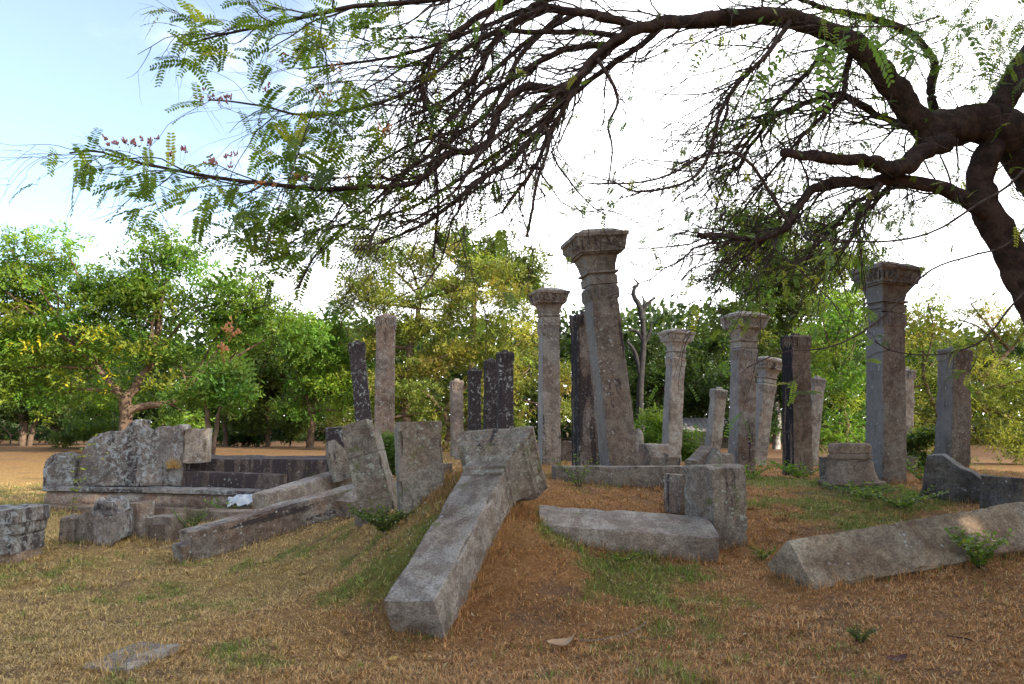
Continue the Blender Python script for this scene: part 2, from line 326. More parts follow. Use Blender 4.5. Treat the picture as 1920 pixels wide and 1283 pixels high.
# ------------------------------------------------------------------ stone meshes
def frame(A, B, yaw=0., beam=False):
    A = np.asarray(A, float); B = np.asarray(B, float); z = B-A; L = np.linalg.norm(z); z = z/L
    if beam:
        x = np.cross(z, (0, 0, 1.)); x /= np.linalg.norm(x); y = np.cross(z, x)
        c, s = math.cos(yaw), math.sin(yaw); x, y = c*x+s*y, -s*x+c*y
    else:
        x = np.array((math.cos(yaw), math.sin(yaw), 0)); x = x-z*x.dot(z); x /= np.linalg.norm(x); y = np.cross(z, x)
    M = Matrix(((x[0], y[0], z[0], A[0]), (x[1], y[1], z[1], A[1]), (x[2], y[2], z[2], A[2]), (0, 0, 0, 1)))
    return M, L
def ringpts(nside, hx, hy, r):
    r = min(r, hx*.9, hy*.9)
    s = np.linspace(-1, 1, nside, endpoint=False)
    o = np.ones_like(s)
    # cluster samples near the corners so edges stay crisp
    sx = np.sign(s)*np.abs(s)**.85
    u = np.concatenate([sx, o, -sx, -o]); v = np.concatenate([-o, sx, o, -sx])
    x = u*hx; y = v*hy
    cx = np.clip(x, -(hx-r), hx-r); cy = np.clip(y, -(hy-r), hy-r); dx = x-cx; dy = y-cy; d = np.hypot(dx, dy)
    k = np.where((np.abs(dx) > 1e-9) & (np.abs(dy) > 1e-9), r/np.maximum(d, 1e-9), 1)
    return np.stack([cx+dx*k, cy+dy*k], 1), u, v
def round_ring(nside, hx, hy):
    a = np.linspace(0, 2*np.pi, nside*4, endpoint=False)
    return np.stack([np.cos(a)*hx, np.sin(a)*hy], 1), a, a
def loft(rings, nside=14, r=.02, step=.06, amp=.008, chip=.012, seed=0, relief=None, roundness=False, cap0=True, capscale=(.8, .45, .15), lowamp=.0):
    """rings: (z,hx,hy[,ox,oy]) ; returns V, quads"""
    rs = []
    for i in range(len(rings)-1):
        a = np.array(rings[i] + (0,)*(5-len(rings[i])), float); b_ = np.array(rings[i+1] + (0,)*(5-len(rings[i+1])), float)
        k = max(1, int(math.ceil(abs(b_[0]-a[0])/step)))
        for j in range(k): rs.append(a+(b_-a)*j/k)
    rs.append(np.array(rings[-1] + (0,)*(5-len(rings[-1])), float))
    first, last = rs[0].copy(), rs[-1].copy()
    pre = []; post = []
    for s in capscale:
        f = first.copy(); f[1] *= s; f[2] *= s; pre.insert(0, f)
        l = last.copy(); l[1] *= s; l[2] *= s; post.append(l)
    rs = pre+rs+post; ncap = len(capscale)
    VV = []; U = []; Z = []
    for i, q_ in enumerate(rs):
        p, u, v = (round_ring if roundness else lambda n, a, b: ringpts(n, a, b, r))(nside, max(q_[1], 1e-3), max(q_[2], 1e-3))
        VV.append(np.column_stack([p[:, 0]+q_[3], p[:, 1]+q_[4], np.full(len(p), q_[0])])); U.append(np.column_stack([u, v]))
    nr_, nn = len(VV), len(VV[0]); V = np.vstack(VV); UV = np.vstack(U)
    rr = np.repeat(np.array([q_[1] for q_ in rs]), nn); 
    if relief is not None: V = relief(V, UV)
    # weathering
    sd = np.array([seed*3.1, seed*1.7, seed*.9])
    n3 = np.stack([fbm(V*7+sd+k*9.1, 3, k) for k in range(3)], 1)*amp
    nb = np.stack([fbm(V*1.9+sd+k*5.3, 2, 10+k) for k in range(3)], 1)*(amp*1.6+lowamp)
    V2 = V+n3+nb
    if chip > 0 and not roundness:
        cm_ = np.minimum(np.abs(UV[:, 0]), np.abs(UV[:, 1])); edge = np.clip((cm_-.78)/.22, 0, 1)
        c = np.clip(fbm(V*4.5+sd+3, 4, 20)-.12, 0, 1)*edge**2*chip*6
        V2[:, 0] -= np.sign(V[:, 0])*c; V2[:, 1] -= np.sign(V[:, 1])*c
        e2 = np.zeros(len(V)); e2[:nn*(ncap+1)] = 1; 
        c2 = np.clip(fbm(V*6+sd+13, 3, 24)+.1, 0, 1)*chip*2.5
        V2[-nn*(ncap+1):, 2] -= c2[-nn*(ncap+1):]
    ii = np.arange(nr_*nn).reshape(nr_, nn)
    Q = np.stack([ii[:-1], np.roll(ii[:-1], -1, 1), np.roll(ii[1:], -1, 1), ii[1:]], -1).reshape(-1, 4)
    caps = [ii[0][::-1][None, :], ii[-1][None, :]]
    return V2, [Q]+caps
def fringe(L, n=4, depth=.02, z1=.03, z2=.22):
    def f(V, UV):
        u = np.where(np.abs(UV[:, 1]) >= .999, UV[:, 0], UV[:, 1]); zz = L-V[:, 2]
        v = (zz-z1)/(z2-z1); m_ = (v > 0) & (v < 1)
        cu = (u*.5+.5)*n % 1-.5
        leg = (np.abs(np.abs(cu)-.30) < .15) & (v < .65)
        bow = (np.abs(np.hypot(cu, (v-.62)*.9)-.30) < .14) & (v >= .6)
        band = (np.abs(v-.03) < .06)
        d = np.where(m_ & (leg | bow | band), depth, 0.)
        k = 1+d/np.maximum(np.abs(V[:, :2]).max(1), .05)
        V = V.copy(); V[:, 0] *= k; V[:, 1] *= k
        return V
    return f
def frieze(za, zb, depth=.02, n=7):
    def f(V, UV):
        u = np.where(np.abs(UV[:, 1]) >= .999, UV[:, 0], UV[:, 1]); w = np.clip((V[:, 2]-za)/(zb-za), 0, 1); m_ = np.sin(np.pi*w)**.5*((V[:, 2] > za) & (V[:, 2] < zb))
        p = np.stack([u*n*1.3, w*2.2, np.sign(V[:, 0]+.01)*3+np.sign(V[:, 1])*7], 1)
        d = (np.abs(np.sin(u*n*np.pi*.5+.4))**.6*.6 + np.abs(vnoise(p*1.6, 3))*1.1-.6)*depth*m_
        d = d*np.clip((1-np.abs(u))*7, 0, 1)-depth*.35*(m_ > 0)*(np.abs(u) < .9); V = V.copy(); k = 1+d/np.maximum(np.abs(V[:, :2]).max(1), .05); V[:, 0] *= k; V[:, 1] *= k
        return V
    return f
def CAPR(s):   # capital profile, heights above the shaft top; s = half width of the shaft
    k = s/.21
    return [tuple([z*k, h*k, h*k]) for z, h in ((0, .214), (.115, .214), (.13, .196), (.15, .198), (.156, .236), (.188, .236), (.195, .2), (.21, .205), (.30, .222), (.42, .262), (.424, .30), (.45, .305), (.454, .335), (.56, .36), (.66, .385), (.665, .402), (.718, .406), (.726, .36), (.80, .245))]
CAPH = .80
PI = 0
def pillar(px0, py0, px1, py1, Y, w, mat, label, cap=False, top=True, yaw=13, bury=.35, Ytop=None, capmat=None, tenon=True, seed=0, orn=True, group='standing stone pillars', blunt=None):
    """px0: centre column at the ground; (px1,py1): centre of the very top"""
    w = w*.86; g = G(px0, Y); h = w/2; k = h/.21
    T = P(px1, py1, Ytop or Y)
    ax = T-g; Lt = np.linalg.norm(ax); ax /= Lt
    base = g-ax*bury
    top_total = Lt+bury
    Ls = top_total-(CAPH*k if cap else (.07 if tenon else 0))
    M, _ = frame(base, base+ax, R(yaw))
    root = empty('stone_pillar'); root.matrix_world = M
    tag(root, label, 'pillar', group)
    V, Q = loft([(0, h*1.06, h*1.06), (Ls*.5, h*1.0, h*1.0), (Ls-.2, h*.97, h*.97), (Ls, h*.97, h*.97)], nside=22, r=.014, step=.045 if Y > 13 else .03, seed=seed, relief=fringe(Ls) if orn else None, amp=.006, chip=.014)
    mk('shaft', V, Q, mat, root)
    if cap:
        V, Q = loft(CAPR(h), nside=38 if Y < 17 else 26, r=.008, step=.022, seed=seed+50, relief=frieze(.47*k, .66*k, .06), amp=.006, chip=.008)
        V[:, 2] += Ls+.002
        mk('capital', V, Q, capmat or mat, root)
    elif tenon:
        V, Q = loft([(0, .075, .06), (.05, .07, .055), (.07, .055, .045)], nside=6, r=.02, step=.03, seed=seed, amp=.006)
        V[:, 2] += Ls-.012
        mk('tenon', V, Q, mat, root)
    return root
# standing pillars (photo columns)
pillar(690, 0, 668, 637, 17, .40, S['dark'], 'black stained pillar leaning left, leftmost standing pillar of the ruin', seed=1, yaw=9)
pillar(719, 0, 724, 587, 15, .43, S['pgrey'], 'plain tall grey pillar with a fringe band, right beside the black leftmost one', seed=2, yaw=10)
pillar(857, 0, 856, 709, 20, .34, S['slab'], 'narrow pale brown pillar standing alone behind the upright block', seed=3, yaw=16)
pillar(889, 0, 890, 688, 19, .33, S['dark'], 'shortest of the three dark pillars set close together, on their left', seed=4)
pillar(919, 0, 920, 670, 18.4, .33, S['dark'], 'middle of the three dark pillars standing close together', seed=5)
pillar(948, 0, 947, 655, 17.4, .38, S['dark'], 'tallest of the three close dark pillars, on their right', seed=6, yaw=11)
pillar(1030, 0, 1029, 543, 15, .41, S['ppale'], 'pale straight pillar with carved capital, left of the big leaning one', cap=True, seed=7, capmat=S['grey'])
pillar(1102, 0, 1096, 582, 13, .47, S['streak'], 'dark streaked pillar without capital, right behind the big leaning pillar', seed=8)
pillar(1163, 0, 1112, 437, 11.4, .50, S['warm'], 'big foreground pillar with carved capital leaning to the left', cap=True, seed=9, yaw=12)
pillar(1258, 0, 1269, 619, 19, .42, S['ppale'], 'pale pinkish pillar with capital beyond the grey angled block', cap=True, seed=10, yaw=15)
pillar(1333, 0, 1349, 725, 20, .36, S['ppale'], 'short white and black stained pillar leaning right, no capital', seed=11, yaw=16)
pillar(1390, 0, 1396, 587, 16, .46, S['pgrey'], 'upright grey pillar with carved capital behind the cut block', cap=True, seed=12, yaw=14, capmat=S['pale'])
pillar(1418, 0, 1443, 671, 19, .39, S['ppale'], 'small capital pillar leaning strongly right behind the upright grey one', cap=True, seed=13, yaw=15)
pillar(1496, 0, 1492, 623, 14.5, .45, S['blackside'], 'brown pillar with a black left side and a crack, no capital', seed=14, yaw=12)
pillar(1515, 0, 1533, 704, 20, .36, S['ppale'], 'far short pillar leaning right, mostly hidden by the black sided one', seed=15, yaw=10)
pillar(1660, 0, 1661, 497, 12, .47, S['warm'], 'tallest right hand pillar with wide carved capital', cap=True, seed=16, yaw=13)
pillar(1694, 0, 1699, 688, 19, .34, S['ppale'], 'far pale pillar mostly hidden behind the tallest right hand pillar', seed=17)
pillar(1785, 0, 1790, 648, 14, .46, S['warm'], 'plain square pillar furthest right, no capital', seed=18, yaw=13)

crk = [o for o in COL.objects if o.get('label', '').startswith('brown pillar with a black left')][0]
rc = np.random.default_rng(3); zz = np.linspace(.42, 1.55, 16); xx = .03+.02*np.cumsum(rc.normal(0, .5, 16)); A_v = np.stack([xx, np.full(16, -.1985), zz], 1)
V_ = np.vstack([A_v-(.006, 0, 0), A_v+(.006, 0, 0), A_v+(0, .02, 0)]); i_ = np.arange(15)
cm_, ct_, cb_ = newmat('dark_crack'); cb_.inputs['Base Color'].default_value = (.02, .015, .012, 1)
mk('crack', V_, [np.concatenate([np.stack([i_, i_+16, i_+17, i_+1], 1), np.stack([i_, i_+1, i_+33, i_+32], 1), np.stack([i_+16, i_+32, i_+33, i_+17], 1)])], cm_, crk)
def block(name, cat, label, A, B, w, d, mat, yaw=0, beam=False, rings=None, seed=0, r=.02, amp=.01, chip=.02, relief=None, group=None, nside=14, step=.05, lowamp=0., roundness=False, parent=None):
    M, L = frame(A, B, R(yaw), beam)
    rg_ = [(z*L if z <= 1 else z, a*w/2, b_*d/2, *(o)) for z, a, b_, *o in rings] if rings else [(0, w/2, d/2), (L, w/2, d/2)]
    V, Q = loft(rg_, nside=nside, r=r, step=step, seed=seed, amp=amp, chip=chip, relief=relief, lowamp=lowamp, roundness=roundness)
    o = mk(name, V, Q, mat, parent)
    if parent is None: o.matrix_world = M; tag(o, label, cat, group)
    return o
up = lambda g, h, b=.2, lx=0, ly=0: (g-np.array((lx*b, ly*b, b)), g+np.array((lx*h, ly*h, h)))
BG = 'loose carved stone blocks'
# upright blocks on the mound
A, B = P(790, 1010, 8.0), P(784, 792, 8.0)
block('stone_block', 'block', 'upright mossy block with a split rough top, left of the fallen capital', A, B, .44, .40, S['mossy'], yaw=14, seed=31, chip=.035, amp=.014, group=BG)
# leaning two-step block
A, B = P(716, 960, 8.9), P(672, 806, 8.9)
block('stone_block', 'block', 'tilted grey block with a stepped raised head leaning left', A, P(672, 792, 8.9), .38, .34, S['mossy'], yaw=-4, seed=32, rings=[(0, 1, 1), (.62, .98, 1), (.625, .93, .94), (.64, .93, .94), (.645, .98, 1), (.90, .96, 1), (.905, .82, .8, -.02), (1., .80, .75, -.03)], group=BG)
A, B = up(G(634, 12.5)+np.array((0, 0, 0)), .75); B = P(636, 800, 12.5); A = P(640, 900, 12.5)
block('stone_block', 'block', 'dark squat block half hidden behind the tilted stepped block', A, B, .42, .4, S['dark'], yaw=10, seed=33, group=BG)
block('stone_block', 'block', 'small pale jagged stone leaning in front of the dark squat block', P(642, 900, 11.6), P(622, 826, 11.6), .26, .22, S['mossy'], yaw=25, seed=34, rings=[(0, 1.1, 1), (.7, 1, 1), (1, .45, .6, -.03)], group=BG, chip=.03)
block('stone_slab', 'slab', 'grey slab wedged low under the tilted stepped block', P(690, 965, 8.8), P(800, 905, 10.2), .36, .28, S['mossy'], beam=True, seed=35)
block('stone_slab', 'slab', 'short broken slab end lying left of the tilted block', P(646, 955, 9.8), P(720, 905, 10.6), .3, .2, S['grey'], beam=True, seed=36)
# long beams sliding down to the left
def notch_beam(label, A, B, w, h, seed, mat, roll=0):
    M, L = frame(A, B, R(roll), True); root = empty('stone_beam'); root.matrix_world = M; tag(root, label, 'beam', 'long fallen stone beams')
    V, Q = loft([(.10, w/2, h/2), (L, w/2, h/2)], nside=16, r=.015, step=.06, seed=seed, amp=.008, chip=.018)
    mk('shaft', V, Q, mat, root)
    V, Q = loft([(0, w/2*.9, h/2*.55), (.11, w/2*.9, h/2*.6)], nside=10, r=.015, step=.04, seed=seed+1, amp=.008); V[:, 1] += h*.16
    mk('tenon', V, Q, mat, root); return root
notch_beam('nearer long grey beam with a notched lower end sloping down left', P(332, 1030, 9.1), P(700, 925, 11.0), .34, .36, 41, S['grey'])
block('stone_beam', 'beam', 'farther long beam lying behind and above the notched one', P(487, 950, 10.9), P(680, 893, 12.2), .34, .36, S['slab'], beam=True, seed=42, group='long fallen stone beams')
# hero fallen pillar
A = P(779, 1170, 5.85); B = P(911, 925, 7.35)
M, L = frame(A, B, R(-4), True); root = empty('fallen_pillar'); root.matrix_world = M; tag(root, 'fallen pillar lying down the mound towards the viewer, wide capital uphill', 'pillar')
V, Q = loft([(0, .205, .205), (L, .208, .195)], nside=26, r=.016, step=.03, seed=51, amp=.008, chip=.02); mk('shaft', V, Q, S['hero'], root)
V, Q = loft([(0, .212, .205), (.07, .212, .21), (.09, .20, .2), (.10, .22, .225), (.14, .22, .225), (.15, .205, .21), (.28, .245, .25), (.36, .305, .31), (.365, .345, .33), (.40, .35, .335), (.41, .365, .35), (.55, .38, .36), (.56, .392, .37), (.60, .392, .37)], nside=34, r=.012, step=.022, seed=52, amp=.009, chip=.025, relief=frieze(.41, .55, .045, 5)); V[:, 2] += L+.002
mk('capital', V, Q, S['mossy'], root)
# slab, block, curb
block('stone_slab', 'slab', 'flat grey slab lying below the chipped cut block', P(1010, 992, 7.8), P(1335, 1015, 7.75), .60, .30, S['slab'], beam=True, yaw=12, seed=61, step=.03, nside=26, chip=.012, amp=.006, r=.012)
block('stone_block', 'block', 'tall cut block with a chipped foot beside the flat slab', P(1347, 1030, 8.2), P(1338, 872, 8.2), .46, .44, S['mossy'], yaw=27, seed=62, nside=18, chip=.02, group=BG, step=.04)
block('stone_block', 'block', 'low bluish block tucked behind the tall cut block', P(1283, 960, 8.95), P(1283, 888, 8.95), .38, .3, S['grey'], yaw=27, seed=63, group=BG)
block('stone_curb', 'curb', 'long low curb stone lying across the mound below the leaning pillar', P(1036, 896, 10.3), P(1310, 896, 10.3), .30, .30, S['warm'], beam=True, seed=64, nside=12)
block('stone_block', 'block', 'grey block with a slanted front lying right of the leaning pillar', P(1236, 885, 14), P(1236, 833, 14), .60, .5, S['grey'], yaw=20, seed=65, rings=[(0, 1, 1), (.55, 1, 1), (1., 1., .55, 0, .1)], group=BG)
block('stone_block', 'block', 'pointed wedge shaped fragment behind the curb stone', P(1328, 900, 12.5), P(1340, 838, 12.5), .34, .5, S['mossy'], yaw=20, seed=66, rings=[(0, 1.1, 1, -.1), (.5, .95, .9, -.03), (1, .1, .2, .03)], group=BG, chip=.04)
block('stone_block', 'block', 'low fragment sloping left from the pointed wedge', P(1300, 880, 12.3), P(1330, 852, 12.7), .24, .3, S['mossy'], beam=True, seed=67, group=BG)
block('boulder', 'boulder', 'rounded pale boulder peeking out right of the leaning pillar foot', P(1197, 885, 15), P(1197, 803, 15), .26, .3, S['pale'], seed=68, roundness=True, rings=[(0, 1, 1), (.4, 1.05, 1), (.8, .8, .8), (.95, .45, .5), (1, .2, .2)], amp=.02)
block('stone_block', 'block', 'small grey stone between the wedge fragment and the upright grey pillar', P(1357, 885, 15.5), P(1357, 850, 15.5), .26, .3, S['pale'], yaw=20, seed=69, group=BG)
# bell shaped pedestal
root = empty('stone_pedestal'); g = P(1597, 935, 11.0); M, L = frame(g, g+np.array((0, 0, 1.)), R(-24)); root.matrix_world = M; tag(root, 'bell shaped moulded pedestal in front of the tallest right pillar', 'pedestal')
def oct_loft(rings, **k):
    return loft([(z, h, h) for z, h in rings], roundness=True, **k)
def petals(V, UV):
    a = UV[:, 0]; V = V.copy(); m_ = V[:, 2] < .22; k = 1+np.where(m_, .035*np.abs(np.sin(a*9)), 0); V[:, 0] *= k; V[:, 1] *= k; return V
V, Q = oct_loft([(0, .44), (.16, .42), (.20, .40)], nside=30, step=.025, seed=71, amp=.006, relief=petals); mk('base', V, Q, S['mossy'], root)
V, Q = oct_loft([(.202, .42), (.215, .445), (.245, .44), (.255, .36), (.40, .31), (.52, .30), (.53, .265), (.55, .265), (.56, .295), (.60, .30), (.61, .27), (.63, .27), (.64, .285), (.74, .285), (.77, .26)], nside=24, step=.03, seed=72, amp=.006); mk('body', V, Q, S['brick'], root)
block('stone_block', 'block', 'small dark stone leaning in the weeds right of the tallest right pillar', P(1698, 905, 14), P(1703, 856, 14), .2, .3, S['grey'], yaw=30, seed=73, group=BG)
block('stone_block', 'block', 'broken grey stone behind the left side of the bell pedestal', P(1560, 905, 12.2), P(1556, 856, 12.2), .2, .3, S['mossy'], yaw=30, seed=74, group=BG)
# sloped moulded block at right
root = empty('stone_block'); M, L = frame(P(1745, 935, 10), P(1845, 985, 9.8), 0, True)
def extrude(name, poly, depth, mat, parent, M=None, seed=0, n=10, amp=.01):
    """poly: outline (x,z) resampled, extruded along y"""
    p = np.array(poly, float); q_ = np.vstack([p, p[:1]]); seg = np.hypot(*np.diff(q_, axis=0).T); s = np.concatenate([[0], np.cumsum(seg)]); m_ = max(24, int(s[-1]/.03))
    ss = np.linspace(0, s[-1], m_, endpoint=False); x = np.interp(ss, s, q_[:, 0]); z = np.interp(ss, s, q_[:, 1]); c = p.mean(0)
    rows = []
    lay = [(0, k) for k in np.linspace(.06, .97, 14)]+[(.10, 1)]+[(k, 1) for k in np.linspace(.25, .75, n)]+[(.88, 1), (1, .96), (1, .6), (1, .2)]
    for f, sc2 in lay: rows.append(np.stack([c[0]+(x-c[0])*sc2, np.full(m_, (f-.5)*depth), c[1]+(z-c[1])*sc2], 1))
    V = np.vstack(rows); sd = seed*2.3
    V = V+np.stack([fbm(V*8+sd+k*9.1, 3, k) for k in range(3)], 1)*amp
    V[:, 1] -= np.where(np.repeat(np.arange(len(lay)) < 14, m_), np.abs(fbm(V*5+sd, 4, 8))*amp*4.5, 0)
    ii = np.arange(len(V)).reshape(len(lay), m_)
    Q = np.stack([ii[:-1], ii[1:], np.roll(ii[1:], -1, 1), np.roll(ii[:-1], -1, 1)], -1).reshape(-1, 4)
    o = mk(name, V, [Q, ii[0][None, :], ii[-1][::-1][None, :]], mat, parent)
    return o
bpy.data.objects.remove(root)
o = extrude('stone_block', [(-.38, -.3), (-.30, .34), (-.12, .36), (.10, .20), (.22, .16), (.40, .02), (.42, -.3)], .5, S['slate'], None, seed=75)
o.location = P(1790, 905, 10.2); o.rotation_euler = (0, R(3), R(-35)); tag(o, 'big broken moulded block sloping down right, near the right edge', 'block', BG)
block('stone_block', 'block', 'square cut block at the right edge beside the sloping moulded block', P(1888, 985, 9.2), P(1890, 893, 9.2), .44, .44, S['slate'], yaw=40, seed=76, group=BG)
# big fallen right pillar, lying on an edge
A = P(1482, 1080, 6.75); B = P(1990, 985, 7.9)
block('fallen_pillar', 'pillar', 'long fallen shaft rolled on its edge crossing the lower right', A, B, .40, .46, S['tan'], beam=True, yaw=-38, seed=81, nside=26, step=.03, chip=.022, amp=.009, r=.012)
# left group
LG = 'broken pieces on the lower left grass'
root = empty('capital_fragment'); M, L = frame(P(8, 1062, 8.9), P(8, 958, 8.9), R(-4)); root.matrix_world = M; tag(root, 'upturned capital fragment with a notched foot at the left edge', 'block', LG)
V, Q = loft([(0, .22, .2, .10), (.16, .22, .2, .10)], nside=10, seed=91, amp=.01, chip=.02); V[:, 0] += .0; mk('foot', V, Q, S['brick'], root)
V, Q = loft([(.162, .31, .27), (.33, .32, .28), (.34, .305, .27), (.36, .305, .27), (.37, .325, .28), (.48, .335, .285), (.49, .35, .30), (.64, .35, .30), (.66, .33, .28)], nside=20, step=.03, seed=92, amp=.012, chip=.02, relief=frieze(.49, .62, .014)); mk('body', V, Q, S['carved'], root)
root = empty('carved_capital'); M, L = frame(P(122, 985, 9.8), P(228, 983, 9.9), R(0), True); root.matrix_world = M; tag(root, 'carved capital lying on its side with a fluted neck', 'block', LG)
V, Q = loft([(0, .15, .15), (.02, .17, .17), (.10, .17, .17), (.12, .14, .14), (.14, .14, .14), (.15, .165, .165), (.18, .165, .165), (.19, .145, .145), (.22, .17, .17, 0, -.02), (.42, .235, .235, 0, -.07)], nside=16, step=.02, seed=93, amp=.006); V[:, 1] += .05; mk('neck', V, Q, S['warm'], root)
V, Q = loft([(.422, .26, .26, 0, -.04), (.45, .29, .29, 0, -.06), (.47, .28, .27, 0, -.05), (.64, .30, .27, 0, -.03), (.66, .28, .22), (.74, .26, .15)], nside=20, step=.02, seed=94, amp=.014, chip=.03, relief=frieze(.46, .64, .03, 4)); mk('slab', V, Q, S['carved'], root)
block('stone_block', 'block', 'plain pale upright block between the carved capital and the small block', P(262, 1018, 10.4), P(259, 942, 10.4), .31, .26, S['grey'], yaw=-22, seed=95, group=LG, chip=.01)
root = empty('stone_block'); M, L = frame(P(311, 1022, 10.2), P(311, 966, 10.2), R(-14)); root.matrix_world = M; tag(root, 'small low block with a raised square panel on its front', 'block', LG)
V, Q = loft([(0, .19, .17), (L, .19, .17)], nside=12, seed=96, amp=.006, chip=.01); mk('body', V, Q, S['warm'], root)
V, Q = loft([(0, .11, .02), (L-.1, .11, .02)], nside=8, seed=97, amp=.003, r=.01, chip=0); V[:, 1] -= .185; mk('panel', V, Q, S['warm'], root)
# carved balustrade (outline in photo pixels, set at its own depth and 0.35 m thick)
YB = 14.2
def outl(pl, Y, c): return [((px-c[0])*pxm(Y), (c[1]-py)*pxm(Y)) for px, py in pl]
c0 = (240, 912)
root = empty('carved_balustrade'); cpos = P(c0[0], c0[1], YB); root.location = cpos; root.rotation_euler = (0, 0, R(4)); tag(root, 'humped lichen covered carved balustrade stone with a scroll at its left end', 'balustrade')
def scroll(V):
    return V
o = extrude('body', outl([(155, 912), (156, 880), (163, 850), (172, 828), (186, 815), (210, 811), (235, 810), (244, 797), (256, 789), (268, 791), (266, 800), (276, 810), (290, 808), (303, 801), (318, 803), (328, 806), (334, 798), (344, 800), (345, 912)], YB, c0), .40, S['carved'], root, seed=101, amp=.016, n=8)
o = extrude('scroll', outl([(97, 912), (97, 880), (100, 862), (112, 851), (130, 849), (146, 854), (153, 864), (154, 912)], YB, c0), .38, S['carved'], root, seed=102, amp=.012, n=8)
th = np.linspace(0, 4.2*np.pi, 60)
def tube(path, radii, ns=6, close=False):
    path = np.asarray(path, float); n = len(path); radii = np.broadcast_to(np.asarray(radii, float), (n,))
    T = np.gradient(path, axis=0); T /= np.maximum(np.linalg.norm(T, axis=1)[:, None], 1e-9)
    ref = np.array((0, 0, 1.)) if abs(T[:, 2]).mean() < .8 else np.array((1., 0, 0))
    X = np.cross(T, ref); X /= np.maximum(np.linalg.norm(X, axis=1)[:, None], 1e-6); Yv = np.cross(T, X)
    a = np.linspace(0, 2*np.pi, ns, endpoint=False)
    V = (path[:, None]+radii[:, None, None]*(np.cos(a)[None, :, None]*X[:, None]+np.sin(a)[None, :, None]*Yv[:, None])).reshape(-1, 3)
    ii = np.arange(n*ns).reshape(n, ns)
    Q = np.stack([ii[:-1], np.roll(ii[:-1], -1, 1), np.roll(ii[1:], -1, 1), ii[1:]], -1).reshape(-1, 4)
    return V, Q
class Acc:
    def __init__(s): s.V = []; s.Q = []; s.n = 0; s.C = []
    def add(s, V, Q, col=None):
        s.V.append(V); s.Q.append(Q+s.n); s.n += len(V)
        if col is not None: s.C.append(np.broadcast_to(col, (len(V), 3)))
    def build(s, name, mat, parent=None, **k):
        return mk(name, np.vstack(s.V), [np.vstack(s.Q)], mat, parent, color=np.vstack(s.C) if s.C else None, **k)
def spiral(cx, cz, r0, turns, yy, sgn=1):
    t_ = np.linspace(0, 1, 50); a = t_*turns*2*np.pi*sgn+.5; r = r0*(1-t_*.85); return np.stack([cx+r*np.cos(a), np.full(50, yy), cz+r*np.sin(a)], 1)
ac = Acc(); m_ = pxm(YB)
for cx_, cz_, r_ in ((128, 878, 19), (215, 862, 22), (262, 818, 12), (318, 850, 18), (300, 888, 12), (238, 893, 12), (178, 888, 12), (285, 830, 10)):
    ac.add(*tube(spiral((cx_-c0[0])*m_, (c0[1]-cz_)*m_, r_*m_, 1.3, -.165), np.linspace(.036, .012, 50), 6))
for pl in ([(165, 870), (175, 840), (195, 826), (230, 824), (262, 840), (290, 850), (330, 838)], [(160, 900), (210, 896), (260, 880), (300, 872), (340, 868)], [(105, 905), (105, 868), (120, 856), (142, 860)]):
    pp = np.array([((a-c0[0])*m_, -.165, (c0[1]-b_)*m_) for a, b_ in pl]); tt = np.linspace(0, len(pp)-1, 24); pp = np.stack([np.interp(tt, range(len(pp)), pp[:, k]) for k in range(3)], 1); ac.add(*tube(pp, .04, 6))
ac.build('relief', S['carved'], root)
V, Q = loft([(0, .19, .2), (.62, .19, .2)], nside=10, seed=103, amp=.015, chip=.03); o = mk('end_block', V, Q, S['pale'], root, loc=(-.0, 0, 0)); o.location = ((364-c0[0])*m_, 0, (c0[1]-868)*m_)
# rounded plinths
def plinth(label, pa, pb, seed, r=.17):
    M, L = frame(pa, pb, 0, True); root = empty('rounded_plinth'); root.matrix_world = M; tag(root, label, 'plinth', 'rounded plinth mouldings')
    V, Q = loft([(0, r*.8, r*.8), (.03, r, r), (L-.03, r, r), (L, r*.8, r*.8)], nside=6, roundness=True, seed=seed, amp=.012, step=.08); V[:, 1] += .05; mk('roll', V, Q, S['grey'], root)
    V, Q = loft([(0, .22, .045), (L, .22, .045)], nside=8, seed=seed+1, amp=.008, step=.08); V[:, 1] -= .145; V[:, 0] -= .04; mk('fillet', V, Q, S['carved'], root)
plinth('rounded plinth moulding under the carved balustrade', P(90, 931, 14.0), P(281, 934, 14.0), 111)
plinth('rounded plinth moulding in front of the dark steps', P(277, 934, 13.7), P(485, 940, 13.5), 113)
block('stone_slab', 'slab', 'red brown footing slab under the left rounded plinth', P(84, 956, 13.8), P(380, 960, 13.5), .5, .18, S['brick'], beam=True, seed=115)
block('stone_slab', 'slab', 'brown footing slab running right beneath the dark steps', P(372, 966, 13.0), P(560, 972, 11.6), .4, .2, S['brick'], beam=True, seed=116)
block('stone_slab', 'slab', 'low pale slab lying in the grass far left of the plinth', P(5, 952, 14.0), P(92, 950, 14.0), .6, .10, S['grey'], beam=True, seed=117)
block('stone_step', 'step', 'wide dark upper step with a smooth flat top behind the balustrade', P(325, 878, 15.6), P(655, 880, 15.6), 1.6, .46, S['darkslab'], beam=True, seed=118, chip=.01)
block('stone_step', 'step', 'shorter dark lower step in front of the wide upper one', P(308, 902, 14.3), P(532, 912, 14.0), .3, .42, S['darkslab'], beam=True, seed=119, chip=.012)
fs = G(252, 5.2); A = fs-np.array((0, 0, .08)); B = fs+np.array((0, 0, .028))
block('stone_slab', 'slab', 'flat stone sunk in the grass at the lower left', A, B, .34, .52, S['slab'], yaw=-12, seed=120, lowamp=.012, nside=16, amp=.008)
block('stone_block', 'block', 'little reddish stone on the slope below the long beams', P(586, 976, 9.3), P(605, 975, 9.3), .07, .06, S['warm'], beam=True, seed=121)
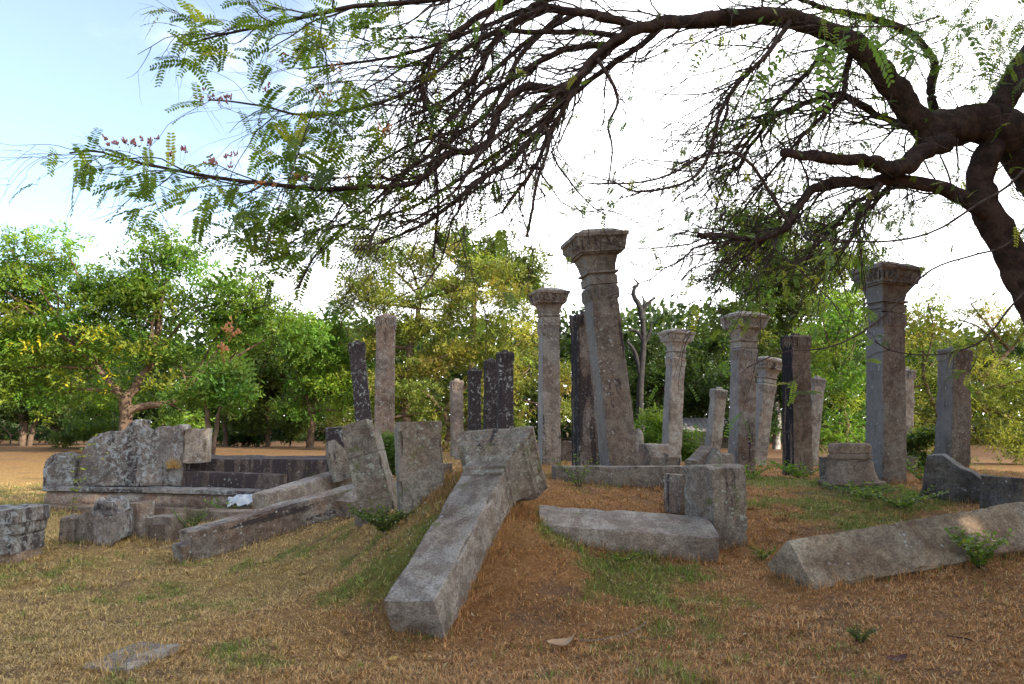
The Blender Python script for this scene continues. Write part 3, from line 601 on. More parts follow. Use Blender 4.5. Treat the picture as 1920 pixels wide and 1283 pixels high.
block('stone_block', 'block', 'small wedge stone at the foot of the lone narrow pale pillar', P(862, 865, 18), P(856, 838, 18), .22, .2, S['grey'], seed=122, rings=[(0, 1, 1), (1, .4, .5, -.06)])
block('stone_block', 'block', 'low grey stone poking from the mound left of the fallen capital', P(828, 882, 9.4), P(850, 880, 9.4), .14, .14, S['grey'], beam=True, seed=123, group=BG)
block('stone_block', 'block', 'far broken stone seen between the pale and the dark streaked pillars', P(1061, 875, 17), P(1061, 826, 17), .24, .24, S['warm'], seed=124, group=BG, chip=.04)
# ------------------------------------------------------------------ trees
def cat_spline(p, n):
    p = np.asarray(p, float); k = len(p); t_ = np.linspace(0, k-1, n); out_ = np.zeros((n, p.shape[1]))
    for j, tt in enumerate(t_):
        i = min(int(tt), k-2); f = tt-i; p0 = p[max(i-1, 0)]; p1 = p[i]; p2 = p[i+1]; p3 = p[min(i+2, k-1)]
        out_[j] = .5*((2*p1)+(-p0+p2)*f+(2*p0-5*p1+4*p2-p3)*f*f+(-p0+3*p1-3*p2+p3)*f**3)
    return out_
def leaves(O, D, L, wd, rngk, col, flat=.6):
    """leaf quads: O base, D direction, per-leaf length; col (n,3)"""
    n = len(O); D = D/np.maximum(np.linalg.norm(D, axis=1)[:, None], 1e-6)
    r_ = rngk.normal(0, 1, (n, 3)); r_[:, 2] *= flat*.4
    s = r_-D*(r_*D).sum(1)[:, None]; s /= np.maximum(np.linalg.norm(s, axis=1)[:, None], 1e-6)
    nn = np.cross(D, s); L = L[:, None]; w2 = wd[:, None]*.5
    V = np.stack([O, O+D*L*.45+s*w2-nn*w2*.3, O+D*L-nn*L*.12, O+D*L*.45-s*w2-nn*w2*.3], 1).reshape(-1, 3)
    i = np.arange(n)*4
    return V, np.stack([i, i+1, i+2, i+3], 1), np.repeat(col, 4, 0)
GREENS = {
 'bright': [(.11, .20, .030), (.17, .27, .035), (.07, .13, .022), (.27, .31, .04)],
 'yellow': [(.19, .22, .045), (.27, .28, .05), (.12, .155, .035), (.33, .25, .06)],
 'dark': [(.045, .075, .020), (.07, .11, .025), (.03, .05, .016), (.11, .14, .03)],
 'mid': [(.09, .14, .028), (.14, .18, .032), (.055, .09, .02), (.19, .20, .04)],
 'over': [(.12, .19, .035), (.19, .26, .04), (.08, .13, .03), (.30, .31, .04)],
}
def pick(pal, n, rngk, w=(.4, .28, .22, .10)):
    P_ = np.array(GREENS[pal]); k = rngk.choice(4, n, p=w); return P_[k]*rngk.uniform(.8, 1.2, (n, 1))
def crown(macros, Y, pal, rngk, dens=1., leaf=.12, wl=.42, micro=.55, spray=6, depth=1., flowers=None):
    """macros: circles (px,py,rpx[,dY]) in the photo at depth Y, filled with small leaf clumps"""
    Os = []; Ds = []; Cs = []; Ls = []; mc = []
    for q_ in macros:
        px, py, rp = q_[:3]; dY = q_[3] if len(q_) > 3 else 0
        c = P(px, py, Y+dY); r = rp*pxm(Y+dY)
        k = max(3, int(dens*2.6*(r/micro)**2.1))
        u = rngk.normal(0, 1, (k, 3)); u /= np.linalg.norm(u, axis=1)[:, None]; rr = rngk.uniform(.2, 1, k)**.5
        pc = c+u*rr[:, None]*r*np.array((1, depth, .85))
        for j in range(k):
            mr = micro*rngk.uniform(.5, 1.25); tone = rngk.uniform(.55, 1.3); hue = rngk.normal(0, .1)
            mc.append((pc[j], c, mr))
            ns = int(70*dens**.3*(mr/micro)**2)
            v = rngk.normal(0, 1, (ns, 3)); v /= np.linalg.norm(v, axis=1)[:, None]; o = pc[j]+v*(rngk.uniform(.05, 1, (ns, 1))**.6)*mr*np.array((1.15, 1.15, .62))
            sd = v*np.array((1, 1, .5))+rngk.normal(0, .45, (ns, 3))+np.array((0, 0, -.25)); sd /= np.linalg.norm(sd, axis=1)[:, None]
            side = np.cross(sd, rngk.normal(0, 1, (ns, 3))+np.array((0, 0, 1.5))); side /= np.linalg.norm(side, axis=1)[:, None]
            cb = (.6*pick(pal, 1, rngk)+.4*pick(pal, ns, rngk))*tone*np.array((1+hue, 1, 1)); 
            for a in range(spray):
                f = (a//2+.3)/(spray/2); sg = 1 if a % 2 else -1
                Os.append(o+sd*f*leaf*1.9); Ds.append(sd*.55+side*sg+rngk.normal(0, .18, (ns, 3))); Cs.append(cb*rngk.uniform(.85, 1.15, (ns, 1))); Ls.append(leaf*rngk.uniform(.7, 1.25, ns))
    O = np.vstack(Os); D = np.vstack(Ds); C_ = np.vstack(Cs); L = np.concatenate(Ls)
    if flowers:
        for px, py, rp in flowers:
            c = P(px, py, Y-2.0); d = np.linalg.norm((O-c)*np.array((1, .3, 1)), axis=1); k = (d < rp*pxm(Y)) & (fbm(O*1.6, 2, 7) > .12) & (rngk.uniform(0, 1, len(O)) < .4); C_[k] = np.array((.62, .50, .03))*rngk.uniform(.7, 1.2, (k.sum(), 1))
    return leaves(O, D, L, L*wl, rngk, np.maximum(C_, .005)), mc
NT = 0
def tree(name, label, trunks, macros, Y, pal, seed, bark=None, group=None, cat='tree', limbs=14, tw=.02, **k):
    """trunks: list of (path of (px,py[,dY]) , r0, r1); the first point stands on the ground"""
    r_ = np.random.default_rng(seed); root = empty(name); tag(root, label, cat, group)
    (V, Q, C_), mc = crown(macros, Y, pal, r_, **k)
    ac = Acc(); nodes = []
    for path, r0, r1 in trunks:
        pp = []
        for j, q_ in enumerate(path):
            dY = q_[2] if len(q_) > 2 else 0
            if j == 0: g = G(q_[0], Y+dY); g = g-np.array((0, 0, .15)); pp.append(g)
            else: pp.append(P(q_[0], q_[1], Y+dY))
        pp = cat_spline(pp, 14); pp[1:-1] += r_.normal(0, r0*.18, (12, 3)); rad_ = r0+(r1-r0)*np.linspace(0, 1, 14)**.8; rad_[0] *= 1.35
        ac.add(*tube(pp, rad_, 10)); nodes += [(pp[i], rad_[i]) for i in range(6, 14)]
    base0 = pp[0].copy()
    # limbs to the macro clump centres, then thin twigs to the small clumps
    cents = {}
    for p_, c, mr in mc: cents[tuple(c)] = c
    hub = []
    for c in cents.values():
        d = [np.linalg.norm(c-n[0])+max(0, n[0][2]-c[2])*1.5 for n in nodes]; i = int(np.argmin(d)); a, ra = nodes[i]
        mid = (a+c)/2+r_.normal(0, .10*np.linalg.norm(c-a), 3)+np.array((0, 0, .06*np.linalg.norm(c-a)))
        pp = cat_spline([a, mid, c], 10); rad_ = np.linspace(min(ra*.6, tw*4.5), tw*1.2, 10); ac.add(*tube(pp, rad_, 7)); hub += [pp[i] for i in (4, 6, 8, 9)]
    hub = np.array(hub)
    for p_, c, mr in mc:
        if r_.uniform() < .75:
            d = np.linalg.norm(hub-p_, axis=1); a = hub[int(np.argmin(d))]; mid = (a+p_)/2+r_.normal(0, .18, 3)*np.linalg.norm(p_-a)*.5
            ac.add(*tube(cat_spline([a, mid, p_], 6), np.linspace(tw, tw*.35, 6), 4))
    root.location = base0
    o = ac.build('trunk', bark or BARK, root); o.location = -Vector(base0)
    o = mk('crown', V, [Q], LEAF, root, color=C_, smooth=False); o.location = -Vector(base0)
    return root
TG = 'trees behind the ruin'
tree('flowering_tree', 'broad bright green tree with yellow blossom at the left behind the balustrade', [([(234, 0), (236, 770), (250, 730), (290, 670)], .22, .10), ([(236, 0), (240, 775), (300, 760), (350, 745)], .16, .07), ([(236, 0), (232, 760), (200, 710), (150, 660)], .16, .07)],
     [(20, 470, 45), (-30, 520, 70), (250, 540, 70), (110, 560, 80), (350, 470, 35), (460, 560, 60), (520, 620, 60), (190, 745, 40, 3), (420, 700, 60, 3), (-30, 600, 100), (-10, 690, 80), (60, 500, 55), (130, 480, 50), (40, 560, 70), (205, 530, 60), (275, 465, 50), (320, 520, 70), (180, 600, 90), (60, 660, 90), (180, 690, 70), (300, 610, 80), (390, 560, 60), (440, 620, 55), (340, 690, 60), (500, 570, 45), (550, 610, 45), (110, 740, 50, 1), (250, 740, 45, 2), (340, 770, 40, 1)], 23, 'bright', 11, group=TG, flowers=[(90, 600, 45), (150, 660, 50), (160, 700, 40), (70, 700, 40), (390, 560, 25), (540, 575, 25), (20, 640, 30)], leaf=.135, micro=.66, dens=1.25)
tree('small_tree', 'thin twin stemmed young tree right of the balustrade', [([(392, 0), (388, 780), (386, 740)], .07, .04), ([(393, 0), (410, 780), (420, 745)], .06, .03)], [(395, 735, 35), (425, 745, 28), (360, 740, 25), (400, 700, 30)], 19, 'bright', 12, group=TG, leaf=.13, micro=.4)
tree('shade_tree', 'dark low tree with twin trunks at the far left', [([(42, 0), (44, 800), (40, 770)], .16, .1), ([(55, 0), (62, 800), (80, 765)], .12, .07)], [(-20, 740, 60), (40, 730, 60), (90, 745, 50), (10, 780, 30), (130, 720, 50)], 31, 'dark', 13, group=TG, leaf=.17)
tree('shade_tree', 'dark tree with a single stout trunk right of the twin trunked one', [([(108, 0), (106, 790), (105, 760)], .22, .13)], [(110, 740, 70), (170, 730, 60), (200, 770, 35), (60, 760, 35)], 36, 'dark', 14, group=TG, leaf=.2)
tree('shade_tree', 'spreading dark tree behind the gap between balustrade and black pillar', [([(424, 0), (422, 790), (430, 750)], .12, .07), ([(500, 0), (503, 790), (498, 740)], .12, .07)], [(440, 700, 70), (520, 690, 70), (480, 640, 60), (580, 700, 60), (400, 760, 35), (470, 770, 45), (540, 765, 50), (430, 620, 50), (620, 650, 60), (540, 610, 50), (640, 740, 40)], 33, 'mid', 15, group=TG, leaf=.15, dens=1.2)
tree('shade_tree', 'layered green tree with forked trunk left of the black pillar', [([(582, 0), (586, 790), (600, 745), (640, 725)], .16, .07), ([(582, 0), (584, 790), (575, 740), (560, 720)], .13, .06)], [(560, 740, 45), (620, 720, 50), (650, 680, 45), (600, 660, 60), (640, 610, 55), (560, 650, 40), (680, 740, 35), (640, 770, 30)], 28, 'bright', 16, group=TG, leaf=.13, dens=1.2)
tree('yellowish_tree', 'large yellow green tree filling the middle behind the dark pillars', [([(770, 0), (760, 760), (770, 660), (790, 560)], .22, .08), ([(830, 0), (840, 790), (800, 740), (740, 700)], .14, .06)],
     [(700, 470, 45), (680, 540, 50), (760, 480, 55), (740, 560, 70), (820, 500, 60), (830, 580, 75), (900, 560, 70), (960, 560, 50), (930, 490, 45), (760, 650, 70), (860, 660, 75), (950, 640, 70), (1010, 620, 35), (700, 630, 50), (980, 700, 50), (720, 720, 50), (800, 740, 60), (900, 740, 60), (960, 770, 40), (1060, 700, 40), (1060, 770, 35), (730, 790, 40), (800, 800, 45), (880, 810, 40), (960, 815, 35), (660, 560, 30), (650, 790, 25)], 27, 'yellow', 17, group=TG, leaf=.135, wl=.32, dens=1.05)
tree('tall_dark_tree', 'tall dark crowned tree rising above the yellow green one', [([(880, 0), (885, 700), (890, 540)], .3, .12)], [(860, 455, 30), (905, 465, 40), (940, 480, 35), (890, 510, 60), (985, 500, 25), (1000, 530, 25), (960, 540, 45)], 42, 'mid', 18, group=TG, leaf=.24, micro=.8)
tree('feathery_tree', 'tall dark feathery tree with a pale forked trunk behind the right pillars', [([(1480, 0), (1486, 700), (1488, 600), (1484, 520)], .24, .08), ([(1480, 0), (1486, 640), (1440, 580), (1410, 560)], .10, .05), ([(1480, 0), (1490, 640), (1530, 560), (1560, 545)], .10, .05)],
     [(1380, 430, 40), (1440, 420, 45), (1380, 490, 45), (1460, 480, 60), (1530, 440, 45), (1560, 500, 50), (1400, 560, 60), (1480, 560, 60), (1560, 570, 50), (1610, 490, 30), (1440, 640, 60), (1530, 640, 50), (1350, 520, 25), (1350, 600, 35), (1420, 450, 60), (1500, 500, 70), (1440, 530, 70), (1380, 410, 30)], 36, 'mid', 19, bark=BARKG, group=TG, leaf=.18, wl=.36, micro=.7, dens=1.2)
tree('dark_tree', 'very dark dense tree behind the pale pinkish pillar', [([(1230, 0), (1232, 780), (1235, 740)], .25, .15)], [(1200, 700, 50), (1250, 690, 55), (1190, 770, 45), (1240, 770, 50), (1300, 720, 60), (1330, 660, 45), (1340, 770, 45), (1215, 640, 25)], 44, 'dark', 20, group=TG, leaf=.24, micro=.8)
tree('dark_tree', 'dark dense tree with grey trunk behind the small right leaning pillars', [([(1455, 0), (1458, 780), (1445, 700)], .22, .12)], [(1400, 710, 55), (1450, 730, 55), (1390, 790, 35), (1440, 790, 30), (1500, 720, 50)], 40, 'dark', 21, bark=BARKG, group=TG, leaf=.22, micro=.8)
tree('bright_tree', 'bright yellow green feathery tree between the brown and the tallest pillar', [([(1590, 0), (1585, 790), (1570, 700)], .12, .06)], [(1560, 640, 50), (1600, 620, 45), (1540, 710, 40), (1590, 700, 50), (1560, 770, 45), (1620, 770, 45), (1520, 810, 25), (1640, 690, 30), (1560, 835, 30), (1620, 835, 35), (1500, 840, 22), (1540, 590, 40), (1600, 570, 30)], 24, 'bright', 22, group=TG, leaf=.13, wl=.3)
tree('pale_tree', 'pale yellow green feathery tree at the right beyond the plain pillar', [([(1800, 0), (1810, 790), (1850, 700), (1900, 650)], .14, .06), ([(1790, 0), (1760, 790), (1730, 700)], .10, .05)], [(1720, 620, 40), (1750, 680, 50), (1700, 720, 45), (1730, 790, 55), (1800, 600, 45), (1860, 620, 50), (1920, 600, 50), (1840, 700, 55), (1910, 700, 60), (1860, 780, 60), (1930, 790, 60), (1990, 720, 80), (1790, 760, 45), (1720, 840, 40), (1780, 840, 35), (1850, 835, 35), (1920, 835, 40), (1740, 570, 30), (1820, 570, 30)], 25, 'yellow', 23, group=TG, leaf=.12, wl=.3, dens=1.1)
tree('bush', 'round green bush behind the pale boulder', [([(1235, 0), (1232, 825)], .06, .03)], [(1215, 790, 24), (1240, 805, 22), (1225, 825, 20)], 22, 'bright', 24, cat='bush', leaf=.11, micro=.3, tw=.008)
tree('bush', 'bright bush behind the pointed wedge fragment', [([(1290, 0), (1292, 835)], .05, .02)], [(1290, 825, 20), (1300, 842, 20), (1285, 850, 14)], 21, 'bright', 25, cat='bush', leaf=.10, micro=.28, tw=.008)
tree('bush', 'low bush behind the plain grey pillar and the tilted block', [([(735, 0), (735, 860)], .04, .02)], [(735, 845, 14), (740, 865, 14), (730, 825, 9)], 11.5, 'mid', 26, cat='bush', leaf=.06, micro=.14, tw=.004)
tree('bush', 'rambling weeds behind the tallest right pillar', [([(1710, 0), (1712, 850)], .04, .02)], [(1715, 830, 24), (1700, 870, 18), (1730, 860, 20), (1740, 820, 20)], 14.5, 'mid', 27, cat='bush', leaf=.08, micro=.2, tw=.006)
tree('bush', 'low dark thicket under the trees left of the balustrade', [([(170, 0), (172, 815)], .06, .03)], [(150, 805, 24), (185, 800, 28), (120, 815, 18), (205, 810, 18)], 27, 'mid', 31, cat='bush', leaf=.12, micro=.35, tw=.01)
tree('bush', 'dark understory bush right of the thin young tree', [([(455, 0), (455, 815)], .06, .03)], [(450, 808, 22), (480, 812, 20), (430, 818, 14)], 34, 'dark', 32, cat='bush', leaf=.15, micro=.4, tw=.01)
tree('bush', 'dark understory bush between the far trunks left of the squat block', [([(545, 0), (545, 815)], .06, .03)], [(530, 808, 20), (560, 805, 22), (625, 812, 20)], 36, 'dark', 33, cat='bush', leaf=.15, micro=.4, tw=.01)
tree('bush', 'dark bushes at the far left edge under the twin trunks', [([(20, 0), (20, 815)], .06, .03)], [(0, 805, 24), (80, 808, 18), (-40, 800, 30)], 38, 'dark', 34, cat='bush', leaf=.16, micro=.45, tw=.01)
# bare dead tree
root = empty('dead_tree'); g = G(1206, 34); root.location = g; tag(root, 'bare grey dead tree reaching above the woods', 'tree')
ac = Acc()
for path, a, b_ in (([(1206, 0), (1200, 760), (1203, 690), (1207, 640), (1204, 590)], .17, .11), ([(1204, 600), (1200, 575), (1188, 555), (1190, 540), (1197, 533), (1188, 522)], .15, .03), ([(1204, 585), (1214, 570), (1226, 560), (1228, 562)], .1, .03), ([(1190, 555), (1178, 550)], .05, .02), ([(1204, 600), (1208, 570), (1204, 555)], .09, .03), ([(1206, 640), (1195, 622), (1180, 620)], .1, .04), ([(1205, 650), (1218, 625), (1222, 605)], .1, .03), ([(1200, 700), (1190, 660), (1175, 640)], .12, .05)):
    pp = [np.array(P(x, y, 34)) if y else g-np.array((0, 0, .2)) for x, y in path]; pp = cat_spline(pp, 12); ac.add(*tube(pp-g, np.linspace(a, b_, 12), 8))
ac.build('trunk', BARKDG, root)
# far wood, then unseen trees added to keep the sun off the ruin
r_ = np.random.default_rng(99)
def mass(name, label, n, xr, yr, zr, leaf, pal, seed):
    r_ = np.random.default_rng(seed); x = r_.uniform(*xr, n); y = r_.uniform(*yr, n)
    top = zr*(1+.38*fbm2(x, y, .09, 3, seed)); z = .2+r_.uniform(0, 1, n)**.8*top
    O = np.stack([x, y, z], 1)+r_.normal(0, .3, (n, 3)); D = r_.normal(0, 1, (n, 3)); c = pick(pal, n, r_)*(.8+.4*np.clip(fbm2(x, z, .5, 2, 3), -1, 1))[:, None]
    V, Q, C_ = leaves(O, D, leaf*r_.uniform(.6, 1.4, n), leaf*.6*np.ones(n), r_, c)
    tag(mk(name, V, [Q], LEAF, color=C_, smooth=False), label, 'woods', kind='stuff')
mass('far_woods', 'far dark line of woods closing the horizon', 130000, (-62, 62), (48, 64), 8, .5, 'dark', 5)
def shade(i, x, y, h, rc):
    r2 = np.random.default_rng(500+i); root = empty('shade_tree', (x, y, hz(x, y))); tag(root, ['tall full tree', 'broad full tree', 'leafy old tree', 'wide spreading tree', 'high dense tree', 'big rounded tree', 'thick leafy tree', 'tall dark tree'][i % 8]+' standing outside the picture to the right, number %d' % i if False else ['unseen tall full tree added for shade on the right', 'unseen broad full tree added for shade nearest the right of the ruin', 'unseen leafy old tree added for shade behind the photographer', 'unseen wide spreading tree added for shade right of the photographer', 'unseen high dense tree added for shade far behind on the right', 'unseen big rounded tree added for shade at the rear right', 'unseen thick leafy tree added for shade at the far right'][i % 7], 'tree')
    n = 7000; u = r2.normal(0, 1, (n, 3)); u /= np.linalg.norm(u, axis=1)[:, None]; rr = r2.uniform(0, 1, (n, 1))**.45
    O = u*rr*np.array((rc, rc, h*.42))+np.array((0, 0, h*.58)); O = O+r2.normal(0, .3, (n, 3))
    V, Q, C_ = leaves(O, r2.normal(0, 1, (n, 3)), .55*r2.uniform(.7, 1.3, n), .34*np.ones(n), r2, pick('mid', n, r2)); mk('crown', V, [Q], LEAF, root, color=C_, smooth=False)
    mk('trunk', *(lambda a: (a[0], [a[1]]))(tube(cat_spline([(0, 0, -.2), (.2, .1, h*.3), (0, 0, h*.6)], 8), np.linspace(.35, .12, 8), 8)), BARK, root)
for i, q_ in enumerate([(16.5, 12, 13, 3.8), (15, 6, 15.5, 4.4), (14, 0, 16, 4.8), (17, -6, 18, 5), (22, -12, 20, 6), (20, 4, 18, 4.8), (10, -8, 13, 4)]): shade(i, *q_)
# ------------------------------------------------------------------ the overhanging tree
r_ = np.random.default_rng(2024)
ROOT = empty('overhanging_tree'); tag(ROOT, 'old tree at the right whose bare tangled limbs arch over the ruin', 'tree')
def LP(pts, Y0, Y1, w0, w1, n=26, wig=.5):
    """limb traced as pixels + half width in px; returns path, radii"""
    ys = np.linspace(Y0, Y1, len(pts)); p = cat_spline([P(a, b_, y) for (a, b_), y in zip(pts, ys)], n); r = np.linspace(1, 0, n); rad_ = (w1+(w0-w1)*r)*np.linspace(Y0, Y1, n)/F
    p[1:-1] += r_.normal(0, 1, (n-2, 3))*rad_[1:-1, None]*(.10 if w0 > 20 else .26)*wig
    return p, rad_
limbs = {
 'trunk': ([(2130, 1010), (2080, 900), (2000, 720), (1935, 560), (1893, 470), (1856, 405), (1838, 345), (1850, 295), (1885, 245)], 7.2, 7.0, 36, 21),
 'fork': ([(2060, 420), (1970, 340), (1915, 270), (1850, 232), (1790, 238), (1735, 250)], 7.2, 6.9, 52, 32),
 'main': ([(1745, 255), (1712, 215), (1672, 160), (1620, 100), (1560, 62), (1490, 38), (1400, 32), (1320, 38), (1250, 42), (1190, 55)], 6.9, 6.3, 27, 11),
 'right': ([(1850, 250), (1880, 190), (1925, 110), (1990, 10), (2030, -80)], 7.0, 7.4, 26, 18),
 'stub': ([(1770, 262), (1735, 280), (1705, 308), (1672, 316), (1630, 303), (1560, 296), (1510, 293), (1468, 288)], 6.8, 6.3, 20, 8),
 'low': ([(1858, 402), (1800, 368), (1745, 345), (1690, 338), (1640, 342), (1585, 340), (1530, 352), (1503, 375), (1484, 412), (1462, 434), (1425, 447), (1370, 445), (1308, 443)], 7.0, 6.2, 15, 4),
 'arm1': ([(1200, 52), (1140, 90), (1095, 135), (1058, 180), (1020, 235), (975, 280)], 6.3, 6.0, 13, 4),
 'arm2': ([(1190, 50), (1120, 28), (1060, 18), (1005, 25), (955, 50), (920, 90), (900, 130), (870, 165), (800, 205), (770, 215)], 6.3, 6.4, 10, 3),
 'arm3': ([(1175, 62), (1110, 110), (1080, 160), (1060, 200), (1030, 250), (1005, 310), (965, 365), (940, 400)], 6.2, 5.8, 8, 2.5),
 'arm4': ([(1058, 178), (1000, 162), (960, 178), (930, 220), (918, 262), (880, 285), (845, 284), (812, 318), (770, 345), (690, 350), (600, 356), (520, 347), (440, 338), (360, 325), (290, 312), (240, 300), (180, 284), (130, 287)], 6.1, 5.0, 9, 1.6),
 'arm5': ([(1020, 235), (960, 300), (905, 335), (860, 372), (810, 410), (770, 432), (712, 456)], 6.0, 5.6, 7, 2.4),
 'arm6': ([(1000, -30), (950, 0), (895, 35), (845, 70), (805, 110), (790, 160), (800, 200)], 6.2, 6.0, 9, 3),
 'arm7': ([(1150, 85), (1070, 90), (1005, 120), (960, 150), (900, 185), (860, 235), (840, 270), (760, 320), (700, 380), (640, 430), (590, 480), (560, 540)], 6.5, 5.6, 7, 1.6),
 'arm8': ([(1170, 70), (1100, 60), (1000, 60), (930, 60), (860, 100), (790, 160), (720, 190), (640, 210), (560, 215), (500, 200), (430, 190), (390, 188)], 6.6, 5.6, 6, 1.2),
 'arm9': ([(1120, -60), (1000, -30), (880, -10), (760, 5), (650, 15), (540, 40), (440, 60), (340, 85)], 6.2, 5.4, 8, 1.5),
 'arm10': ([(1250, 44), (1180, 100), (1120, 140), (1060, 190), (980, 255), (900, 310), (840, 350), (770, 390), (700, 410), (640, 440)], 6.7, 5.9, 7, 1.6),
 'arm11': ([(1090, 22), (1000, 70), (940, 120), (880, 180), (840, 230), (790, 290), (740, 350), (690, 400)], 6.7, 6.1, 6, 1.5),
 'arm12': ([(1340, -40), (1180, -20), (1060, -10), (960, 30), (880, 60), (800, 90), (720, 110), (640, 120), (560, 130)], 6.9, 6.1, 7, 1.4),
 'arm13': ([(1100, 130), (1020, 190), (950, 240), (890, 300), (860, 350), (800, 400), (740, 430)], 6.0, 5.5, 6, 1.6),
 'arm14': ([(1060, 20), (980, 100), (930, 190), (880, 240), (800, 260), (720, 300), (660, 360), (620, 420)], 6.5, 5.9, 6, 1.4),
 'mid6': ([(1740, 240), (1680, 330), (1620, 400), (1540, 440), (1500, 520)], 7.4, 7.2, 6, 1.5),
 'mid7': ([(1560, 70), (1520, 130), (1470, 180), (1420, 240), (1370, 320), (1340, 400)], 7.0, 6.8, 6, 1.5),
 'hang1': ([(1020, 235), (1030, 270), (1010, 330), (1000, 380), (988, 445)], 5.9, 5.9, 4, 3),
 'hang2': ([(815, 320), (822, 380), (818, 430), (812, 484)], 5.9, 5.9, 3.5, 2.5),
 'hang3': ([(1120, 110), (1150, 160), (1158, 195), (1140, 235), (1148, 280), (1140, 350)], 6.1, 6.1, 4, 1.5),
 'low2': ([(1650, 345), (1632, 372), (1608, 410), (1600, 440), (1580, 465), (1520, 480), (1480, 505)], 6.6, 6.3, 6, 2),
 'low3': ([(1760, 252), (1700, 300), (1650, 350), (1600, 385), (1560, 430), (1520, 470), (1460, 520)], 7.2, 7.0, 5, 1.6),
 'mid1': ([(1740, 240), (1690, 235), (1640, 215), (1580, 178), (1520, 190), (1460, 215), (1420, 260), (1380, 320)], 7.3, 6.9, 9, 2.5),
 'mid2': ([(1600, 90), (1585, 140), (1580, 175), (1540, 220), (1500, 260), (1440, 330), (1390, 400)], 6.8, 6.6, 7, 2),
 'mid3': ([(1760, 240), (1745, 180), (1750, 110), (1700, 60), (1640, 35), (1560, 20), (1480, -10)], 7.5, 7.2, 9, 5),
 'mid4': ([(1480, 40), (1440, 100), (1390, 150), (1350, 210), (1330, 290), (1290, 340), (1200, 360), (1150, 340)], 6.5, 6.1, 6, 1.4),
 'mid5': ([(1480, 420), (1400, 300), (1330, 290), (1260, 325), (1200, 342), (1100, 345)], 6.4, 6.1, 3.5, 1.4),
 'vine': ([(1990, 240), (1900, 340), (1830, 385), (1760, 430), (1690, 450), (1600, 453), (1520, 440)], 4.6, 4.6, 3.0, 1.6),
 'vine2': ([(2000, 330), (1900, 450), (1820, 480), (1740, 510), (1650, 600), (1560, 650), (1470, 660), (1400, 690)], 5.2, 5.2, 2.4, 1.2),
 'vine3': ([(1990, 480), (1900, 570), (1840, 640), (1760, 665), (1680, 660), (1640, 640)], 5.2, 5.2, 2.2, 1.2),
}
JN = [(P(px, py, Y), r) for px, py, Y, r in ((1900, 262, 7.05, .3), (1740, 252, 6.9, .17))]
paths = {}
tr = Acc()
def rough(V, amt):
    return V+np.stack([fbm(V*5+k*7.7, 4, 40+k) for k in range(3)], 1)*amt
for k_, (pl, y0, y1, a, b_) in limbs.items():
    p_, rad_ = LP(pl, y0, y1, a, b_, n=max(20, len(pl)*4)); paths[k_] = (p_, rad_)
    if k_ == 'trunk':
        g = np.array([p_[0][0], p_[0][1], hz(p_[0][0], p_[0][1])-.2]); p_[0] = g; rad_[0] *= 1.3
    if k_ in ('trunk', 'fork'):
        a_ = cat_spline(np.column_stack([p_, rad_]), 90); V, Q = tube(a_[:, :3], a_[:, 3], 22); tr.add(rough(V, .04), Q)
basep = paths['trunk'][0][0]; ROOT.location = basep; off = -Vector(basep)
tr.build('trunk', BARKD, ROOT).location = off
for k_ in limbs:
    if k_ in ('trunk', 'fork'): continue
    p_, rad_ = paths[k_]; big_ = rad_[0] > .04
    if big_: a_ = cat_spline(np.column_stack([p_, rad_]), 70); V, Q = tube(a_[:, :3], a_[:, 3], 14); V = rough(V, .03)
    else: V, Q = tube(p_, rad_, 6)
    o = mk('limb', V, [Q, np.arange(len(V)-(14 if big_ else 6), len(V))[None, :]], BARKD if rad_[0] > .03 else TWIG, ROOT); o.location = off
def px_of(p):
    d = p-np.array((0, 0, CAMZ)); zc = d[1]*math.cos(PITCH)+d[2]*math.sin(PITCH); yc = -d[1]*math.sin(PITCH)+d[2]*math.cos(PITCH); return CX+F*d[0]/zc, CY-F*yc/zc
def clear(x, y):   # parts of the open sky that the tree does not reach
    return not ((x < 280 and y < 255) or (x < 480 and 120 < y < 170) or (x < 365 and 120 < y < 260) or (x < 470 and 215 < y < 262) or (y > 320 + 1.1*max(x, 0) and x < 200) or (x < 420 and y > 430))
# twigs: arcs that leave the limbs and sweep down and to the left
tw = Acc(); tips = []
def arc(p0, d0, L, r0, n=7, droop=.5, wob=.16, sway=None):
    d = d0/np.linalg.norm(d0); p = [p0]; st = L/(n-1)
    for i in range(n-1):
        d = d+r_.normal(0, wob, 3)+np.array((0, 0, -droop/(n-1)))+(sway if sway is not None else 0); d /= np.linalg.norm(d); p.append(p[-1]+d*st)
    p = np.array(p); tw.add(*tube(p, np.linspace(r0, r0*.35, n), 4 if r0 > .004 else 3)); return p
SW = {'main': (55, 1.5), 'arm1': (36, 1.2), 'arm2': (46, 1.3), 'arm3': (34, 1.1), 'arm4': (60, .8), 'arm5': (30, .8), 'arm6': (34, 1.2), 'arm7': (52, 1.0), 'arm8': (50, .95), 'arm9': (44, .8), 'low': (70, 1.1), 'low2': (24, .8), 'low3': (28, .8), 'mid1': (64, 1.3), 'mid2': (52, 1.2), 'mid3': (26, 1.2), 'mid4': (52, 1.2), 'mid5': (22, .8), 'hang1': (5, .3), 'hang2': (3, .3), 'hang3': (8, .6), 'right': (14, 1.2), 'vine': (3, .5), 'vine2': (6, .5), 'trunk': (9, .8), 'fork': (12, 1.3), 'vine3': (5, .4), 'arm10': (34, 1.), 'arm11': (30, 1.), 'arm12': (34, 1.1), 'arm13': (26, .9), 'arm14': (30, 1.), 'mid6': (30, 1.), 'mid7': (36, 1.2)}
lv = []   # (point, direction, region) for leaves
